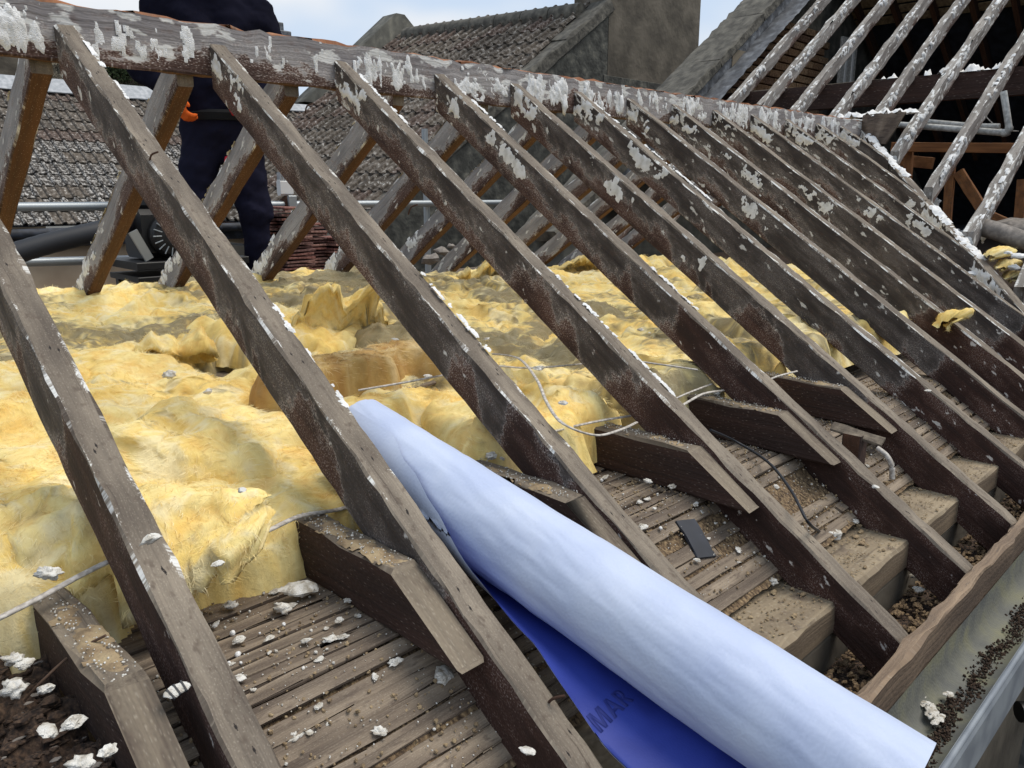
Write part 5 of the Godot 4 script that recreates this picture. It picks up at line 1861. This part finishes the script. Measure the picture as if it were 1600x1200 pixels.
func make_worker() -> void:
	var at := px_z(362, 410, -2.12)
	var w := thing("person", "worker in dark navy jacket and trousers with red gloves standing behind the roof", "person", Vector3(at.x, DECK, -2.12))
	w.rotation.y = -0.42
	w.scale = Vector3(0.99, 1.08, 1.0)
	var wl := Vector3(0.19, 1.03, 0.23)
	var wr := Vector3(-0.22, 1.06, 0.17)
	var bones := [
		[Vector3(0, 0.97, 0), Vector3(0, 1.15, 0.01), 0.165, 0.165],
		[Vector3(-0.06, 1.12, 0.0), Vector3(-0.09, 1.40, 0.0), 0.14, 0.155],
		[Vector3(0.06, 1.12, 0.0), Vector3(0.09, 1.40, 0.0), 0.14, 0.155],
		[Vector3(-0.22, 1.49, -0.01), Vector3(0.22, 1.47, -0.01), 0.105, 0.105],
		[Vector3(0, 1.50, 0), Vector3(0, 1.62, 0.02), 0.12, 0.075],
		[Vector3(0.25, 1.47, 0), Vector3(0.37, 1.20, -0.02), 0.09, 0.072],
		[Vector3(-0.25, 1.48, 0), Vector3(-0.38, 1.22, -0.02), 0.09, 0.072],
		[Vector3(0.37, 1.20, -0.02), wl, 0.07, 0.048],
		[Vector3(-0.38, 1.22, -0.02), wr, 0.07, 0.048],
		[Vector3(0.09, 0.93, 0), Vector3(0.15, 0.50, 0.03), 0.125, 0.092],
		[Vector3(-0.09, 0.93, 0), Vector3(-0.17, 0.50, 0.03), 0.125, 0.092],
		[Vector3(0.15, 0.50, 0.03), Vector3(0.16, 0.12, -0.02), 0.09, 0.072],
		[Vector3(-0.17, 0.50, 0.03), Vector3(-0.19, 0.12, -0.02), 0.09, 0.072],
		[Vector3(0.16, 0.06, -0.04), Vector3(0.19, 0.045, 0.17), 0.058, 0.045],
		[Vector3(-0.19, 0.06, -0.04), Vector3(-0.23, 0.045, 0.17), 0.058, 0.045]]
	var st := begin()
	var body_col := func(p: Vector3) -> Color:
		if p.y < 0.1:
			return Color(0.03, 0.026, 0.022)
		if p.y < 0.985:
			return Color(0.013, 0.015, 0.026)
		return Color(0.010, 0.011, 0.018)
	sdf_mesh(bones, 0.0163, 0.05, st, body_col, 0.014)
	var red := Color(0.42, 0.025, 0.035)
	var orange := Color(0.62, 0.12, 0.025)
	sdf_mesh(hand_bones(wl, Vector3(-0.95, -0.1, 0.3).normalized(), Vector3(-0.2, -0.2, -0.9).normalized(), Vector3(0, 1, 0.1).normalized()), 0.007, 0.008, st, func(_p): return red)
	sdf_mesh(hand_bones(wr, Vector3(0.3, -0.8, 0.4).normalized(), Vector3(0.9, 0, -0.3).normalized(), Vector3(0.3, 0.3, 0.9).normalized()), 0.007, 0.008, st, func(_p): return orange)
	# head, tilted down
	var hc := Vector3(0, 1.72, 0.05)
	var skin := Color(0.45, 0.27, 0.19)
	sdf_mesh([[hc + Vector3(0, 0.03, -0.015), hc + Vector3(0, 0.02, 0.015), 0.088, 0.085], [hc + Vector3(0, -0.03, 0.03), hc + Vector3(0, -0.085, 0.06), 0.068, 0.042], [hc + Vector3(0, -0.09, -0.02), hc + Vector3(0, -0.17, -0.04), 0.055, 0.06], [hc + Vector3(0, 0.005, 0.098), hc + Vector3(0, -0.028, 0.117), 0.009, 0.014], [hc + Vector3(0.088, 0.01, -0.005), hc + Vector3(0.09, -0.03, -0.005), 0.016, 0.011], [hc + Vector3(-0.088, 0.01, -0.005), hc + Vector3(-0.09, -0.03, -0.005), 0.016, 0.011]], 0.008, 0.012, st, func(_p): return skin)
	var bm := StandardMaterial3D.new()
	bm.vertex_color_use_as_albedo = true
	bm.roughness = 1.0
	bm.metallic_specular = 0.15
	bm.normal_enabled = true
	bm.uv1_triplanar = true
	bm.uv1_scale = Vector3.ONE * 3.0
	bm.normal_texture = noise_normal(95, 0.007, 2, 14.0)
	bm.normal_scale = 0.9
	part("body", done(st), bm, w)
	var hair := part("hair", lump(Vector3(0.096, 0.08, 0.1), 4, 0.06, false, 18, 12), plain(Color8(40, 30, 24), 0.9), w)
	hair.position = hc + Vector3(0, 0.055, -0.022)
	for s in [-1, 1]:
		var eye := part("eye", lump(Vector3(0.012, 0.008, 0.006), 3, 0.0, false, 10, 7), plain(Color8(220, 216, 210), 0.4), w)
		eye.position = hc + Vector3(0.033 * s, 0.012, 0.092)
	var mo := part("mouth", lump(Vector3(0.024, 0.006, 0.006), 3, 0.0, false, 10, 7), plain(Color8(128, 70, 62), 0.6), w)
	mo.position = hc + Vector3(0, -0.062, 0.098)
	# jacket hem and a red cloth tucked at the thigh
	var hem := lathe([Vector2(0.0, 0.0), Vector2(0.195, 0.0), Vector2(0.2, 0.035), Vector2(0.185, 0.05), Vector2(0.0, 0.05)], 24)
	var hm := part("jacket_hem", hem, plain(Color8(6, 7, 10), 1.0), w)
	hm.position = Vector3(0, 0.955, 0.0)
	hm.scale = Vector3(1.0, 1.0, 0.92)
	var rag := part("red_cloth", lump(Vector3(0.035, 0.085, 0.012), 11, 0.3, false, 12, 10), plain(Color8(190, 24, 50), 0.8), w)
	rag.position = Vector3(0.03, 0.70, 0.12)

# ---------------------------------------------------------------- scene
func _ready() -> void:
	rng.seed = 20240611
	nz3.seed = 7
	nz3.noise_type = FastNoiseLite.TYPE_SIMPLEX_SMOOTH
	nz3.frequency = 0.1
	nz3.fractal_type = FastNoiseLite.FRACTAL_NONE
	# camera
	var cam := Camera3D.new()
	cam.name = "camera"
	add_child(cam)
	cam.position = cam_p
	cam.rotation = Vector3(deg_to_rad(-13.827), deg_to_rad(-44.94), 0)
	cam.fov = 51.91
	cam.near = 0.02
	cam.far = 400.0
	cam.current = true
	cam_fw = -cam.basis.z
	cam_rt = cam.basis.x
	cam_up = cam.basis.y
	# sky, exposure
	var env := Environment.new()
	env.background_mode = Environment.BG_SKY
	env.sky = make_sky()
	env.background_energy_multiplier = 0.8
	env.tonemap_mode = Environment.TONE_MAPPER_LINEAR
	env.tonemap_exposure = 1.25
	env.sdfgi_enabled = true
	env.ssao_enabled = true
	env.ssil_enabled = true
	var we := WorldEnvironment.new()
	we.name = "world_environment"
	we.environment = env
	add_child(we)
	# hazy sun high on the front side
	var sun := DirectionalLight3D.new()
	sun.name = "sun"
	sun.light_energy = 0.7
	sun.light_angular_distance = 34.0
	sun.light_color = Color(1.0, 0.965, 0.91)
	sun.shadow_enabled = true
	add_child(sun)
	sun.look_at_from_position(Vector3.ZERO, Vector3(-0.42, -1.0, -0.28), Vector3.UP)
	make_materials()
	# setting
	var gm := PlaneMesh.new()
	gm.size = Vector2(600, 600)
	var gr := structure("ground", gm, M.ground)
	gr.position = Vector3(0, -6.0, 0)
	make_house_walls()
	make_roof_frame()
	make_lath_ceiling()
	make_gutter()
	make_neighbours()
	make_insulation()
	make_wing()
	make_roll()
	make_scaffold()
	make_worker()
	make_cables()
	make_debris()
